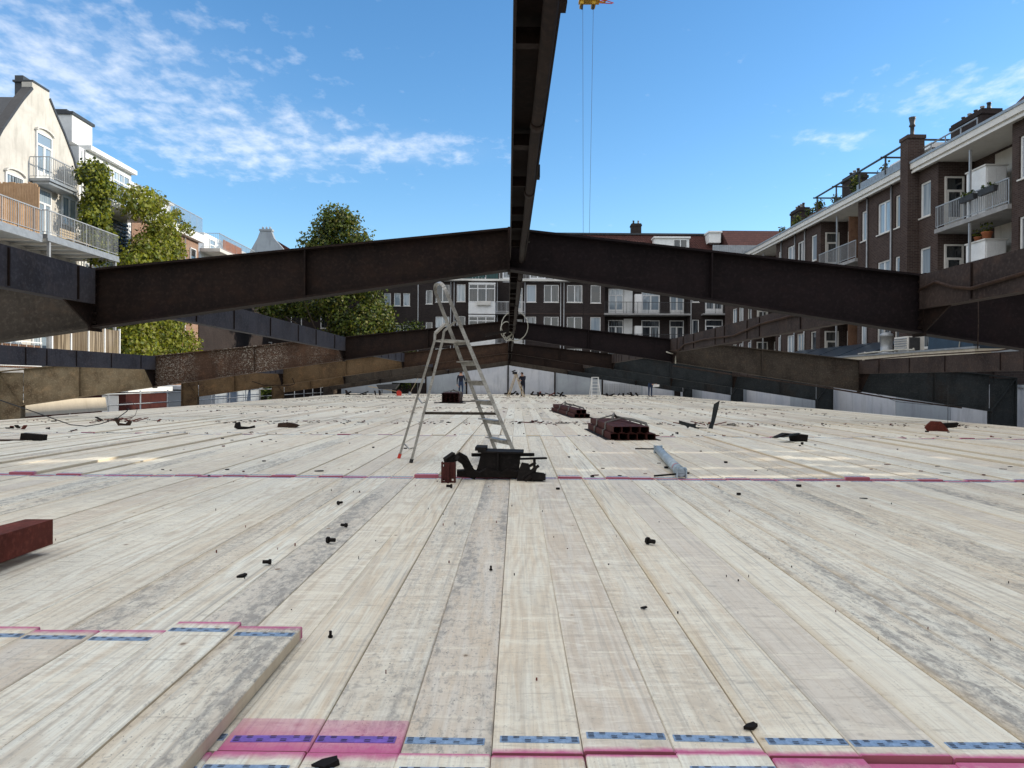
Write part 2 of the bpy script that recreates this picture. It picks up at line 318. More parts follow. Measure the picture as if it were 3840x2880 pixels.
# ---------------------------------------------------------------- mesh helpers
class MB:
    def __init__(s, M=None): s.v = []; s.f = []; s.mi = []; s.sm = []; s.M = M
    def add(s, vs, fs, mi=0, smooth=False):
        b = len(s.v)
        for p in vs:
            p = Vector(p); s.v.append(s.M @ p if s.M else p)
        for f in fs: s.f.append([b+i for i in f]); s.mi.append(mi); s.sm.append(smooth)
        return s
    def box(s, x0, x1, y0, y1, z0, z1, mi=0):
        if x0 > x1: x0, x1 = x1, x0
        if y0 > y1: y0, y1 = y1, y0
        if z0 > z1: z0, z1 = z1, z0
        return s.add([(x0, y0, z0), (x1, y0, z0), (x1, y1, z0), (x0, y1, z0), (x0, y0, z1), (x1, y0, z1), (x1, y1, z1), (x0, y1, z1)],
                     [(3, 2, 1, 0), (4, 5, 6, 7), (0, 1, 5, 4), (1, 2, 6, 5), (2, 3, 7, 6), (3, 0, 4, 7)], mi)
    def prism(s, poly, vec, mi=0):
        n = len(poly); v = Vector(vec); P = [Vector(p) for p in poly]
        return s.add(P+[p+v for p in P], [list(range(n))[::-1], [n+i for i in range(n)]] + [(i, (i+1) % n, n+(i+1) % n, n+i) for i in range(n)], mi)
    def bar(s, a, b, w, h, up=(0, 0, 1), mi=0):
        a, b = Vector(a), Vector(b); d = (b-a).normalized(); u = Vector(up)
        if abs(d.dot(u)) > .99: u = Vector((1, 0, 0))
        r = d.cross(u).normalized(); u = r.cross(d)
        q = [r*(i*w/2)+u*(j*h/2) for i, j in ((-1, -1), (1, -1), (1, 1), (-1, 1))]
        return s.add([a+k for k in q]+[b+k for k in q], [(3, 2, 1, 0), (4, 5, 6, 7)]+[(i, (i+1) % 4, 4+(i+1) % 4, 4+i) for i in range(4)], mi)
    def tube(s, pts, r, n=8, mi=0, smooth=True, closed=False):
        P = [Vector(p) for p in pts]; m = len(P); rs = r if isinstance(r, (list, tuple)) else [r]*m
        vs = []; pr = None
        for i, p in enumerate(P):
            d = (P[min(i+1, m-1)]-P[max(i-1, 0)]).normalized()
            if pr is None:
                pr = d.orthogonal().normalized()
            pr = (pr-d*pr.dot(d)); pr = pr.normalized() if pr.length > 1e-6 else d.orthogonal().normalized()
            q = d.cross(pr)
            vs += [p+(pr*math.cos(2*PI*k/n)+q*math.sin(2*PI*k/n))*rs[i] for k in range(n)]
        fs = [(i*n+k, i*n+(k+1) % n, (i+1)*n+(k+1) % n, (i+1)*n+k) for i in range(m-1) for k in range(n)]
        s.add(vs, fs, mi, smooth); b = len(s.v)-len(vs)
        s.f += [[b+k for k in range(n)][::-1], [b+(m-1)*n+k for k in range(n)]]; s.mi += [mi, mi]; s.sm += [False, False]
        return s
    def lathe(s, c, prof, n=12, mi=0, smooth=True):
        c = Vector(c); return s.tube([c+Vector((0, 0, z)) for _, z in prof], [r for r, _ in prof], n, mi, smooth)
    def grid_wall(s, u0, u1, v0, v1, holes, dep=.14, mi=0):   # facade sheet in local (u, d, v): holes with reveals
        us = sorted({u0, u1, *[h[0] for h in holes], *[h[1] for h in holes]}); vs = sorted({v0, v1, *[h[2] for h in holes], *[h[3] for h in holes]})
        for i in range(len(us)-1):
            for j in range(len(vs)-1):
                a, b, c, d = us[i], us[i+1], vs[j], vs[j+1]; m = ((a+b)/2, (c+d)/2)
                if any(h[0] < m[0] < h[1] and h[2] < m[1] < h[3] for h in holes): continue
                s.add([(a, 0, c), (b, 0, c), (b, 0, d), (a, 0, d)], [(0, 1, 2, 3)], mi)
        for a, b, c, d in [h[:4] for h in holes]:
            q = [(a, c), (b, c), (b, d), (a, d)]
            for k in range(4):
                (p, r), (p2, r2) = q[k], q[(k+1) % 4]
                s.add([(p, 0, r), (p2, 0, r2), (p2, -dep, r2), (p, -dep, r)], [(0, 1, 2, 3)], mi)
        return s
    def build(s, name, mats, parent=None, smooth=False, local=False):
        me = bpy.data.meshes.new(name); off = Vector((0, 0, 0))
        if not local:
            p = parent
            while p is not None: off += p.location; p = p.parent
        me.from_pydata([v-off for v in s.v], [], s.f)
        for m in (mats if isinstance(mats, (list, tuple)) else [mats]): me.materials.append(m)
        for i, p in enumerate(me.polygons): p.material_index = s.mi[i]; p.use_smooth = s.sm[i] or smooth
        me.update(); return link(name, me, parent)
def link(name, me, parent=None):
    o = bpy.data.objects.new(name, me); COL.objects.link(o); o.parent = parent; return o
def tag(o, label=None, cat=None, group=None, kind=None):
    for k, v in (('label', label), ('category', cat), ('group', group), ('kind', kind)):
        if v: o[k] = v
    return o
def thing(name, label, cat, loc=(0, 0, 0), group=None):
    o = bpy.data.objects.new(name, None); COL.objects.link(o); o.location = loc; o.empty_display_size = .2
    return tag(o, label, cat, group)
def part(name, mat, parent, fn, M=None):
    m = MB(M); fn(m); return m.build(name, mat, parent)
def frame(O, u, d): # local (u, d, v) -> world
    u, d = Vector(u), Vector(d); z = Vector((0, 0, 1))
    m = Matrix.Identity(4)
    for i in range(3): m[i][0] = u[i]; m[i][1] = d[i]; m[i][2] = z[i]; m[i][3] = O[i]
    return m

# ================================================================ SETTING
tag(part('ground', M_GROUND, None, lambda m: m.box(-1500, 1500, -1500, 1500, -4.9, -4.6)), 'bare courtyard ground under the deck', None, None, 'structure')

# ---------------------------------------------------------------- timber deck, plank by plank
deck = thing('deck', 'pale timber plank deck laid over the courtyard', None); deck['kind'] = 'structure'; deck.rotation_euler.z = -.0111
PW, PITCH, TH, X0 = .2626, .265, .045, -.065
def plank_mesh(L):
    m = MB(); c = .004; h = PW/2
    prof = [(-h, -TH), (h, -TH), (h, -c), (h-c, 0), (-h+c, 0), (-h, -c)]
    m.prism([(x, 0, z) for x, z in prof], (0, L, 0)); me = bpy.data.meshes.new('plank')
    me.from_pydata(m.v, [], m.f); me.materials.append(M_WOOD); me.update(); return me
def plate_mesh(mat):
    m = MB(); m.box(-.118, .118, -.02, .02, -.002, .0022)
    for i in range(7):
        for j in range(4):
            if (i + j//2) % 2 == 0 or i in (0, 6):
                x = -.104+i*.0347; y = -.0155+j*.0092+(.002 if i % 2 else 0)
                m.add([(x-.009, y, .0027), (x+.009, y, .0027), (x+.009, y+.0042, .0027), (x-.009, y+.0042, .0027)], [(0, 1, 2, 3)], 1)
    me = bpy.data.meshes.new('end_plate'); me.from_pydata(m.v, [], m.f); me.materials.append(mat); me.materials.append(M_SLOT)
    for i, p in enumerate(me.polygons): p.material_index = m.mi[i]
    return me
PLM = plate_mesh(M_PLATE); PLP = plate_mesh(M_PLATEP)
ROWS = [(-4.0, 2.195), (2.213, 8.485), (8.5, 15.03), (15.05, 21.9), (21.92, 29.8), (29.82, 36.6), (36.62, 43.4), (43.42, 50.2), (50.22, 57.), (57.02, 62.8)]
SPAN = [(-4.2, 3.2), (-6.7, 6.5), (-10.4, 10.2), (-13.2, 12.9), (-4.7, 4.5)] + [(1, 0)]*5
meshes = {}; rest = MB(); rr = random.Random(5); nplank = 0
def put_plank(x, y, z, L, grey, pn=0, pf=0, sq=0, plates=(), tilt=0):
    global nplank
    k = round(L, 3)
    if k not in meshes: meshes[k] = plank_mesh(L)
    o = link('plank', meshes[k], deck); o.location = (x, y, z); o.rotation_euler = (tilt, 0, rr.gauss(0, .0004)); nplank += 1
    o['grey'] = grey; o['paint_near'] = float(pn); o['paint_far'] = float(pf); o['paint_square'] = float(sq); o['plank_length'] = float(L)
    for yy, me in plates:
        q = link('end_plate', me, o); q.location = (rr.uniform(-.010, .010), yy+rr.gauss(0, .006), 0); q.rotation_euler.z = rr.gauss(0, .014)
    return o
for r, (a, b) in enumerate(ROWS):
    ym = (a+b)/2; sh = -.0111*ym
    k0 = math.ceil((-13.05-sh*0-.011*ym-X0)/PITCH); k1 = math.floor((13.1-.011*ym-X0)/PITCH)
    for k in range(k0, k1):
        x = X0+(k+.5)*PITCH; j = rr.gauss(0, .008); z = rr.uniform(-.004, .003); L = b-a
        gx = rr.random(); grey = rr.uniform(.55, 1) if gx < .24 else rr.uniform(0, .4)
        pn = pf = sq = 0; plates = []
        if r == 0:
            z += -.012 if x > .9 else .006; pf = (.05 if rr.random() < .6 else .02) if x < .7 else rr.choice((.09, .13, .05))
        if r == 1:
            pn = rr.choice((.0, .03, .06)) if x < .7 else rr.choice((.03, .09, .02)); pf = rr.choice((.02, .05, .09))
            if -.86 < x < -.33: sq = .215; pn = .12
            if -.33 < x < -.07 or -1.4 < x < -1.12: grey = 1.0
            if -.07 < x < .5: grey = .08
            if min(abs(x-2.75), abs(x-1.66), abs(x-4.35), abs(x+4.1)) < .14: grey = 1.0
        if r == 2:
            pn = rr.choice((.03, .06, .1)); z += rr.choice((0, 0, 0, .005, .01, .014))
            if abs(x-3.72) < .14 or abs(x+1.1) < .13: z = .034
            if abs(x-6.75) < .13: z = .036
            if rr.random() < .06: z = .03
        if r == 3:
            pn = rr.choice((0, .03, .08)); z += rr.choice((0, 0, 0, .008, .02))
        if r >= 4: z += rr.choice((0, 0, 0, .01))
        if r in (1, 2): plates = [(.08, PLP if sq else PLM), (L-.06, PLM)]
        if r == 0: plates = [(L-.105, PLM)]
        if SPAN[r][0] < x < SPAN[r][1]:
            put_plank(x, a+j, z, L, grey, pn, pf, sq, plates)
        else:
            rest.box(x-PW/2, x+PW/2, a+j, b+j, z-TH, z)
for k in range(9):                                             # second layer lying on the deck at the lower left
    x = -.875-(k+.5)*.267; e = (3.17, 3.2, 3.11, 3.1, 3.14, 3.08, 3.15, 3.1, 3.17)[k]
    put_plank(x, -1.6, .0485+(.010 if k == 1 else rr.uniform(0, .004)), round(e+1.6, 3), (1.0, .45, .2, .5, .1, .8, .2, .3, .1)[k], 0, .045, 0, [(e+1.6-.105, PLM)])
tag(rest.build('planks', M_WOODF, deck, local=True), kind='stuff')
for i in range(16):                                             # bearers and posts that carry the planks
    y = -3.7+i*4.4
    part('bearer', M_LTIMBER, deck, lambda m: m.box(-13, 13, y-.05, y+.05, -.27, -.052))
    for x in (-12, -6, 0, 6, 12): part('post', M_ZINC, deck, lambda m: m.tube([(x, y, -4.6), (x, y, -.27)], .03, 6))

# ---------------------------------------------------------------- steel portal frames
ZA = 2.73
def ztop(x): return ZA-.1055*abs(x)
def dep(x): return .45+.042*abs(x)
FY = [8.4, 21.1, 33.0, 45.6, 58.2]
def portal(y, mats, label):
    T = thing('portal_frame', label, 'steel frame', (0, y, 0), 'steel portal frames spanning the deck')
    for s in (-1, 1):
        for (a, b), mt in zip(((.0, 4.5), (4.5, 9.66), (9.66, 13.25)), mats[s]):
            def seg(m, a=a, b=b):
                A, B = a+(.012 if a else 0), b-.012
                m.prism([(s*A, y-.007, ztop(A)-.02), (s*B, y-.007, ztop(B)-.02), (s*B, y-.007, ztop(B)-dep(B)+.02), (s*A, y-.007, ztop(A)-dep(A)+.02)], (0, .014, 0))
                for f in (0, 1):
                    za, zb = (ztop(A)-f*dep(A), ztop(B)-f*dep(B)); t = -.022 if f == 0 else .022
                    m.prism([(s*A, y-.11, za), (s*B, y-.11, zb), (s*B, y-.11, zb+t), (s*A, y-.11, za+t)], (0, .22, 0))
            part('rafter', mt, T, seg)
            xm = {0: 2.2, 4.5: 6.95, 9.66: 11.7}[a]
            part('stiffener', mt, T, lambda m: m.box(s*(xm-.008), s*(xm+.008), y-.10, y+.10, ztop(xm)-dep(xm)+.024, ztop(xm)-.024))
        for x in (4.5, 9.66):
            part('splice_plate', R_DARK, T, lambda m: m.box(s*(x-.011), s*(x+.011), y-.125, y+.125, ztop(x)-dep(x)-.03, ztop(x)+.012))
            def bolts(m):
                for k in range(6):
                    z = ztop(x)-.08-k*(dep(x)-.14)/5
                    for yy in (-.07, .07): m.tube([(s*(x-.05), y+yy, z), (s*(x+.05), y+yy, z)], .017, 6, smooth=False)
            tag(part('splice_bolts', R_DARK, T, bolts), kind='stuff')
            zb = ztop(x)-.38
            part('gusset', R_DARK, T, lambda m: m.prism([(s*(x-.01), y-.60, zb), (s*(x-.01), y-.126, zb), (s*(x-.01), y-.126, ztop(x)-dep(x)+.02)], (s*.02, 0, 0)))
        mc = mats[s][2]; x0, x1 = 13.26, 13.95; zt = ztop(13.26)
        def colm(m):
            m.box(s*x0, s*x1, y-.007, y+.007, -4.6, zt-.1)
            m.box(s*x0, s*(x0+.022), y-.11, y+.11, -4.6, zt-dep(13.26)); m.box(s*(x1-.022), s*x1, y-.11, y+.11, -4.6, zt-.08)
            m.prism([(s*x0, y-.11, zt), (s*x1, y-.11, zt-.075), (s*x1, y-.11, zt-.1), (s*x0, y-.11, zt-.025)], (0, .22, 0))
        part('column', mc, T, colm)
        part('knee_stiffener', mc, T, lambda m: m.bar((s*x0, y, zt-dep(13.26)), (s*(x1-.03), y, zt-.11), .2, .014, (0, 0, 1)))
    part('apex_plate', R_DARK, T, lambda m: m.box(-.012, .012, y-.12, y+.12, ztop(0)-dep(0)-.03, ztop(0)+.004))
    return T
R_PURP = rust('rust_purple', (0.0055, 0.0037, 0.0049), (0.0109, 0.0066, 0.0078), (0.0087, 0.0045, 0.0080))
portal(FY[0], {-1: (R_DARK, R_GREY, R_GREY), 1: (R_PURP, R_PURP, R_PURP)}, 'nearest and largest dark rusty steel portal frame crossing the whole view')
portal(FY[1], {-1: (R_DARK, R_FLECK, R_TAN), 1: (R_PURP, R_GREY, R_SLATE)}, 'second steel portal frame with flaking paint on its left rafter')
portal(FY[2], {-1: (R_BROWN, R_OLIVE, R_OLIVE), 1: (R_DARK, R_SLATE, R_SLATE)}, 'third steel portal frame, brown left and slate blue right')
portal(FY[3], {-1: (R_BROWN, R_GREY, R_OLIVE), 1: (R_DARK, R_SLATE, R_SLATE)}, 'fourth steel portal frame, the second farthest over the deck')
portal(FY[4], {-1: (R_GREY, R_GREY, R_GREY), 1: (R_GREY, R_SLATE, R_SLATE)}, 'farthest steel portal frame just before the concrete end wall')

# ---------------------------------------------------------------- purlins and ridge beams between the frames
NEAR = ['in front of the nearest frame', 'between the nearest and second frame', 'between the second and third frame', 'between the third and fourth frame', 'between the fourth and last frame']
rb = random.Random(3); BAY = list(zip([-4.2]+FY[:-1], FY))
for bi, (ya, yb) in enumerate(BAY):
    y0, y1 = ya+.13, yb-.13
    for s, sn in ((-1, 'left'), (1, 'right')):
        for x, pn in ((4.5, 'inner'), (9.66, 'outer')):
            if bi == 0 and x > 9: continue
            zt = ztop(x)-.012; zb = zt-.37; mt = R_VIOLET if s < 0 else R_RIGHT
            T = thing('purlin', f'{"blue grey" if s < 0 else "brown"} steel {pn} purlin on the {sn}, {NEAR[bi]}', 'steel beam', (s*x, y0, zb), 'steel purlins between the frames')
            def body(m):
                xi, xo = s*(x-.07), s*(x+.07); t = s*.012
                m.box(xi, xi+t, y0, y1, zb+.012, zt-.012); m.box(xi, xo, y0, y1, zt-.012, zt); m.box(xi, xo, y0, y1, zb, zb+.012)
            part('channel', mt, T, body)
            ys = []; yy = y0+.5
            while yy < y1-.3: ys.append(yy); yy += rb.choice((.7, 1.1, 1.5, 1.9))
            if bi > 2: ys = ys[::2]
            rm = bpy.data.meshes.new('rib'); q = MB().box(-.009, .009, -.007, .007, 0, .34); rm.from_pydata(q.v, [], q.f); rm.materials.append(R_DARK)
            for yy in ys:
                o = link('rib', rm, T); o.location = (s*(-.0795), yy-y0, .014)
    T = thing('ridge_beam', f'dark steel ridge beam seen from below, {NEAR[bi]}', 'steel beam', (.09, y0, 2.37), 'ridge beam lengths along the roof line')
    y0r, y1r = ya+.12, yb-.12
    def chan(m):
        m.box(.012, .022, y0r, y1r, 2.37, 2.70); m.box(.168, .178, y0r, y1r, 2.37, 2.70); m.box(.022, .168, y0r, y1r, 2.50, 2.51)
    part('channel', R_DARK, T, chan)
    yy = y0r+.35
    while yy < y1r-.2:
        part('batten', R_DARK, T, lambda m: m.box(.022, .168, yy, yy+rb.choice((.015, .05, .09)), 2.395, 2.46)); yy += rb.choice((.55, .9, 1.3))
    if bi < 4:
        part('side_lug', R_BLACK, T, lambda m: [m.box(.178, .20, yb-1.1-k*2.3, yb-1.02-k*2.3, 2.40, 2.48) for k in range(3)])
    if bi < 3:
        part('pipe', R_DARK, T, lambda m: m.tube([(.138+.004*math.sin(t*2.1), y0r+(y1r-y0r)*t/12, 2.365+.006*math.sin(t*1.3+bi)) for t in range(13)], .029, 10))
        part('pipe_collar', R_DARK, T, lambda m: [m.tube([(.138, y0r+k, 2.365), (.138, y0r+k+.09, 2.365)], .036, 10) for k in (1.2, 4.4, 7.9, 9.3)])

# ---------------------------------------------------------------- concrete end wall and side walls
EW = thing('end_wall', 'pale concrete gable wall closing the far end of the deck', 'wall', (0, 63.2, 0))
edges = [-13.6, -9.6, -6.75, -3.4, 0, 3.85, 7.75, 11, 13.6]
for i, (a, b) in enumerate(zip(edges[:-1], edges[1:])):
    if i == 1: continue                                        # dark opening on the left
    zt = lambda x: 2.35-.115*abs(x)
    part('panel', M_CONCG if i in (0, 2, 5) else M_CONC, EW, lambda m: m.prism([(a+.06, 63.2, -4.6), (b-.06, 63.2, -4.6), (b-.06, 63.2, zt(b)), (a+.06, 63.2, zt(a))], (0, .2, 0)))
for x in edges: part('post', R_DARK if abs(x) < 8 else M_CONCG, EW, lambda m: m.box(x-.055, x+.055, 63.1, 63.35, -4.6, 2.3-.115*abs(x)))
part('lintel', M_CONCG, EW, lambda m: m.box(-9.5, -6.8, 63.15, 63.4, .9, 1.25))
part('grating', M_ZINC, EW, lambda m: [m.box(7.9, 10.9, 63.12, 63.14, .08+k*.16, .10+k*.16) for k in range(6)]+[m.box(7.95+k*.2, 7.97+k*.2, 63.09, 63.11, .05, .95) for k in range(15)])
SW = thing('side_wall', 'low pale concrete wall along the right edge of the deck', 'wall', (14.25, 14, 0))
for k in range(14):
    y = 14+k*3.5; part('panel', M_CONC if k % 3 else M_CONCG, SW, lambda m: m.box(14.15, 14.35, y+.01, y+3.49, -4.6, .98))
part('coping', M_CONCG, SW, lambda m: m.box(14.1, 14.4, 14, 63, .982, 1.06))

# ---------------------------------------------------------------- buildings: facade kit
GL = [M_GLASS, M_GLASSC, M_GLASSD, M_GLASSC]
rw = random.Random(21)
def window(F, T, u0, u1, v0, v1, kind='single', fm=None, gm=None, dd=-.10, sill=True):
    fm = fm or M_WHITE; gm = gm or rw.choice(GL); b = .075
    m = MB(F); panes = []
    m.box(u0, u1, dd-.05, dd+.03, v0, v0+b); m.box(u0, u1, dd-.05, dd+.03, v1-b, v1)
    m.box(u0, u0+b, dd-.05, dd+.03, v0+b, v1-b); m.box(u1-b, u1, dd-.05, dd+.03, v0+b, v1-b)
    U0, U1, V0, V1 = u0+b, u1-b, v0+b, v1-b
    if kind == 'double':
        c = (U0+U1)/2; m.box(c-.045, c+.045, dd-.05, dd+.025, V0, V1); panes = [(U0, c-.045, V0, V1), (c+.045, U1, V0, V1)]
    elif kind == 'door':
        h = V0+(V1-V0)*.74; m.box(U0, U1, dd-.05, dd+.028, h-.05, h+.05); m.box(U0, U1, dd-.05, dd+.02, V0, V0+.45)
        m.box(U0, U0+.09, dd-.05, dd+.015, V0+.45, h-.05); m.box(U1-.09, U1, dd-.05, dd+.015, V0+.45, h-.05)
        panes = [(U0, U1, h+.05, V1), (U0+.09, U1-.09, V0+.45, h-.05)]
    elif kind == 'french':
        h = V0+(V1-V0)*.76; c = (U0+U1)/2; m.box(U0, U1, dd-.05, dd+.028, h-.045, h+.045); m.box(c-.075, c+.075, dd-.05, dd+.02, V0, h-.045)
        m.box(U0, c-.075, dd-.05, dd+.015, V0, V0+.4); m.box(c+.075, U1, dd-.05, dd+.015, V0, V0+.4)
        panes = [(U0, U1, h+.045, V1), (U0+.05, c-.075, V0+.4, h-.045), (c+.075, U1-.05, V0+.4, h-.045)]
        m.box(U0, U0+.05, dd-.05, dd+.012, V0+.4, h-.045); m.box(U1-.05, U1, dd-.05, dd+.012, V0+.4, h-.045)
    elif kind == 'triple':
        h = V0+(V1-V0)*.78; w = (U1-U0)/3; m.box(U0, U1, dd-.05, dd+.028, h-.04, h+.04)
        for k in (1, 2): m.box(U0+w*k-.04, U0+w*k+.04, dd-.05, dd+.024, V0, V1)
        panes = [(U0+w*k+(.04 if k else 0), U0+w*(k+1)-(.04 if k < 2 else 0), p, q) for k in range(3) for p, q in ((V0, h-.04), (h+.04, V1))]
    else: panes = [(U0, U1, V0, V1)]
    o = m.build('door' if kind in ('door', 'french') else 'window', fm, T)
    for a, c, p, q in panes: part('pane', gm, o, lambda k: k.box(a, c, dd-.03, dd-.012, p, q), F)
    if sill and kind not in ('door', 'french'): part('sill', M_OFFW, o, lambda k: k.box(u0-.05, u1+.05, dd+.03, .06, v0-.06, v0-.003), F)
    return o
def railing(F, T, u0, u1, d, v0, h=1.05, mat=None, step=.12, name='railing', returns=None):
    mat = mat or M_RAIL
    def fn(m):
        m.box(u0, u1, d-.025, d+.025, v0+h-.045, v0+h); m.box(u0, u1, d-.015, d+.015, v0+.09, v0+.12)
        n = max(2, int((u1-u0)/step))
        for i in range(n+1):
            u = u0+(u1-u0)*i/n; w = .02 if i % 8 == 0 else .008
            m.box(u-w, u+w, d-.01, d+.01, v0 if w > .01 else v0+.12, v0+h-.045)
        if returns is not None:
            for u in (u0, u1):
                m.box(u-.02, u+.02, returns, d-.025, v0+h-.04, v0+h-.005); m.box(u-.012, u+.012, returns, d-.025, v0+.09, v0+.115)
                k = int((d-returns)/step)
                for i in range(1, k): m.box(u-.008, u+.008, returns+(d-returns)*i/k-.008, returns+(d-returns)*i/k+.008, v0+.115, v0+h-.04)
    return part(name, mat, T, fn, F)
def drain(F, T, u, v0, v1, d=.07, mat=None):
    part('drainpipe', mat or M_ZINC, T, lambda m: m.tube([(u, d, v0), (u, d, v1)], .045, 8), F)
def chimney(T, x, y, z0, z1, w, dp, pots, mat=None):
    c = part('chimney', mat or M_BRICKD, T, lambda m: (m.box(x-w/2, x+w/2, y-dp/2, y+dp/2, z0, z1-.28), m.box(x-w/2-.06, x+w/2+.06, y-dp/2-.06, y+dp/2+.06, z1-.28, z1-.12), m.box(x-w/2, x+w/2, y-dp/2, y+dp/2, z1-.12, z1)))
    for k in range(pots):
        px = x if w < dp else x-w/2+(k+.5)*w/pots; py = y-dp/2+(k+.5)*dp/pots if w < dp else y
        part('chimney_pot', M_SLAB if k % 2 else M_DARK, c, lambda m: m.lathe((px, py, z1), [(.11, -.01), (.10, .1), (.085, .28), (.11, .30), (.11, .36), (.07, .37)], 8))
    return c

# ---------------------------------------------------------------- right row of brick apartment houses (facade at X = 19 facing the deck)
SECW = [(.6, 1.5, 'single'), (2.6, 3.8, 'double'), (4.3, 5.6, 'double'), (6.75, 7.4, 'single')]
FLO = (7.9, 4.9, 1.9)
RL = ['rightmost brick apartment house with a white cabinet on its balcony', 'brick apartment house on the right under the roof pergola', 'third brick apartment house along the right side', 'farthest brick apartment house of the right row, at the corner']
houses = []
for hi, y0 in enumerate((21.2, 34.0, 46.8, 59.6)):
    T = thing('apartment_house', RL[hi], 'house', (19, y0, -4.6), 'brick apartment houses on the right'); houses.append(T)
    F = frame((19, y0, 0), (0, 1, 0), (-1, 0, 0)); last = hi == 3
    S, E_ = 7.8, (12.8 if not last else 7.8)
    wins = [w for w in SECW] if not last else SECW[:3]
    holes = [(a, b, v, v+1.6) for a, b, k in wins for v in (8.7, 5.7, 2.7)]
    def wall(m):
        m.grid_wall(0, S, -4.6, 10.9, holes); m.box(0, S, -9, -.2, -4.6, 11.1); m.box(0, .14, -.2, -.002, -4.6, 10.9); m.box(S-.14, S, -.2, -.002, -4.6, 10.9)
        if not last: m.box(S, E_, -9, -1.6, -4.6, 11.1)
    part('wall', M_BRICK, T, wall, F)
    for a, b, k in wins:
        for v in (8.7, 5.7, 2.7): window(F, T, a, b, v, v+1.6, k, M_OFFW if rw.random() < .5 else M_WHITE, rw.choice((M_GLASSC, M_GLASSC, M_GLASS)))
    part('eaves', M_OFFW, T, lambda m: (m.box(0, E_, -1.6, .32, 10.92, 11.0), m.box(0, E_, .0, .42, 11.0, 11.25), m.box(0, E_, .30, .36, 10.82, 10.918)), F)
    part('gutter', M_ZINC, T, lambda m: m.box(0, E_, .10, .46, 11.252, 11.36), F)
    for u in ((2.35, 4.05, 6.6) if not last else (.3, 2.35)): drain(F, T, u, -4.6, 10.9, mat=M_ZINC if u > 4 else M_RAIL)
    if not last:
        for fi, v in enumerate(FLO):
            bl = part('balcony', M_SLAB, T, lambda m: m.box(S, E_, -1.6, .16, v-.18, v), F)
            railing(F, bl, S+.02, E_-.02, .1, v, 1.0)
            window(F, T, 8.3, 9.3, v+.05, v+2.35, 'door', M_OFFW, M_GLASS, -1.56)
            window(F, T, 11.4, 12.5, v+.05, v+2.35, 'door', M_OFFW, M_GLASSD, -1.56)
            part('wall_facing', M_CREAM, T, lambda m: m.box(9.5, 11.3, -1.6, -1.57, v+.02, v+2.9), F)
            part('balcony_post', M_RAIL, T, lambda m: m.box(10.3, 10.38, .02, .10, v+.02, v+2.8), F)
            if hi == 1: part('partition', M_WOODB, T, lambda m: m.box(8.9, 8.96, -1.5, .0, v+.01, v+2.5), F)
            # return wall of the next house carries a door that faces down the courtyard
            G = frame((19, y0+12.8, 0), (1, 0, 0), (0, -1, 0)); window(G, T, .28, 1.12, v+.03, v+2.35, 'door', M_OFFW, M_GLASSD, .0+.05)
    # roof: flat terrace and set-back tiled ridge
    part('roof', M_TILE, T, lambda m: m.prism([(22.6, y0, 11.1), (25.6, y0, 14.8), (28.6, y0, 11.1)], (0, E_, 0)))
# details of the right row
T = houses[1]
part('chimney', M_BRICK, T, lambda m: (m.box(18.48, 18.995, 35.6, 36.3, -4.6, 12.45), m.box(18.44, 19.3, 35.55, 36.35, 12.45, 12.62), m.box(18.995, 19.25, 35.6, 36.3, 11.37, 12.45)))
part('flue', M_DARK, T, lambda m: m.lathe((18.85, 35.95, 12.62), [(.12, 0), (.09, .15), (.09, .45), (.15, .5), (.10, .62), (.15, .85), (.16, .92)], 10))
chimney(T, 23.2, 38.2, 11.1, 14.35, 1.0, 2.6, 5, M_BRICKD); chimney(houses[2], 21.4, 47.6, 11.1, 13.9, .9, 1.5, 3, M_BRICKD); chimney(houses[2], 22.2, 58.6, 11.1, 14.3, .8, 1.8, 4, M_BRICKD)
part('dormer', M_WHITE, T, lambda m: (m.box(21.6, 24.5, 39.2, 43.0, 11.1, 13.1), m.box(21.4, 24.6, 39.0, 43.2, 13.1, 13.35)))
GD = frame((0, 39.2, 0), (1, 0, 0), (0, -1, 0)); window(GD, T, 21.8, 22.9, 11.9, 12.9, 'double', M_WHITE, M_GLASS, .06); window(GD, T, 23.1, 24.2, 11.9, 12.9, 'double', M_WHITE, M_GLASS, .06)
part('terrace_fence', M_ZINC, T, lambda m: [m.box(19.25, 19.29, 36.5+k*.16, 36.64+k*.16, 11.37, 12.05) for k in range(38)])
part('terrace_fence', M_WOODB, houses[2], lambda m: [m.box(19.3, 19.34, 46.9+k*.2, 47.08+k*.2, 11.37, 11.85) for k in range(14)])
part('ridge_tiles', M_TILE, houses[0], lambda m: m.prism([(19.6, 22, 11.4), (21.4, 22, 13.2), (23.2, 22, 11.4)], (0, 9.6, 0)))
part('terrace_rail', M_ZINC, houses[0], lambda m: (m.bar((19.2, 31.5, 12.0), (19.2, 36.2, 12.0), .05, .05), m.bar((19.2, 31.5, 11.7), (19.2, 36.2, 11.7), .03, .03), [m.box(19.18, 19.22, 31.5+k*1.15, 31.54+k*1.15, 11.37, 12.0) for k in range(5)]))
PG = thing('pergola', 'bare steel pergola frame on the right hand roof terrace', 'pergola', (19.4, 36.3, 11.37))
for y in (36.4, 39.3, 42.2, 45.2, 48.0):
    for x in (19.25, 21.9):
        part('post', M_DARK, PG, lambda m: m.box(x-.035, x+.035, y-.035, y+.035, 11.3, 12.6))
    part('crossbar', M_DARK, PG, lambda m: m.box(19.0, 22.2, y-.035, y+.035, 12.602, 12.68))
    part('crossbar', M_DARK, PG, lambda m: m.box(19.2, 21.9, y-.02, y+.02, 11.9, 11.95))
for x in (19.25, 21.9): part('rail', M_DARK, PG, lambda m: m.box(x-.04, x+.04, 36.2, 48.2, 12.682, 12.76))
CB = []
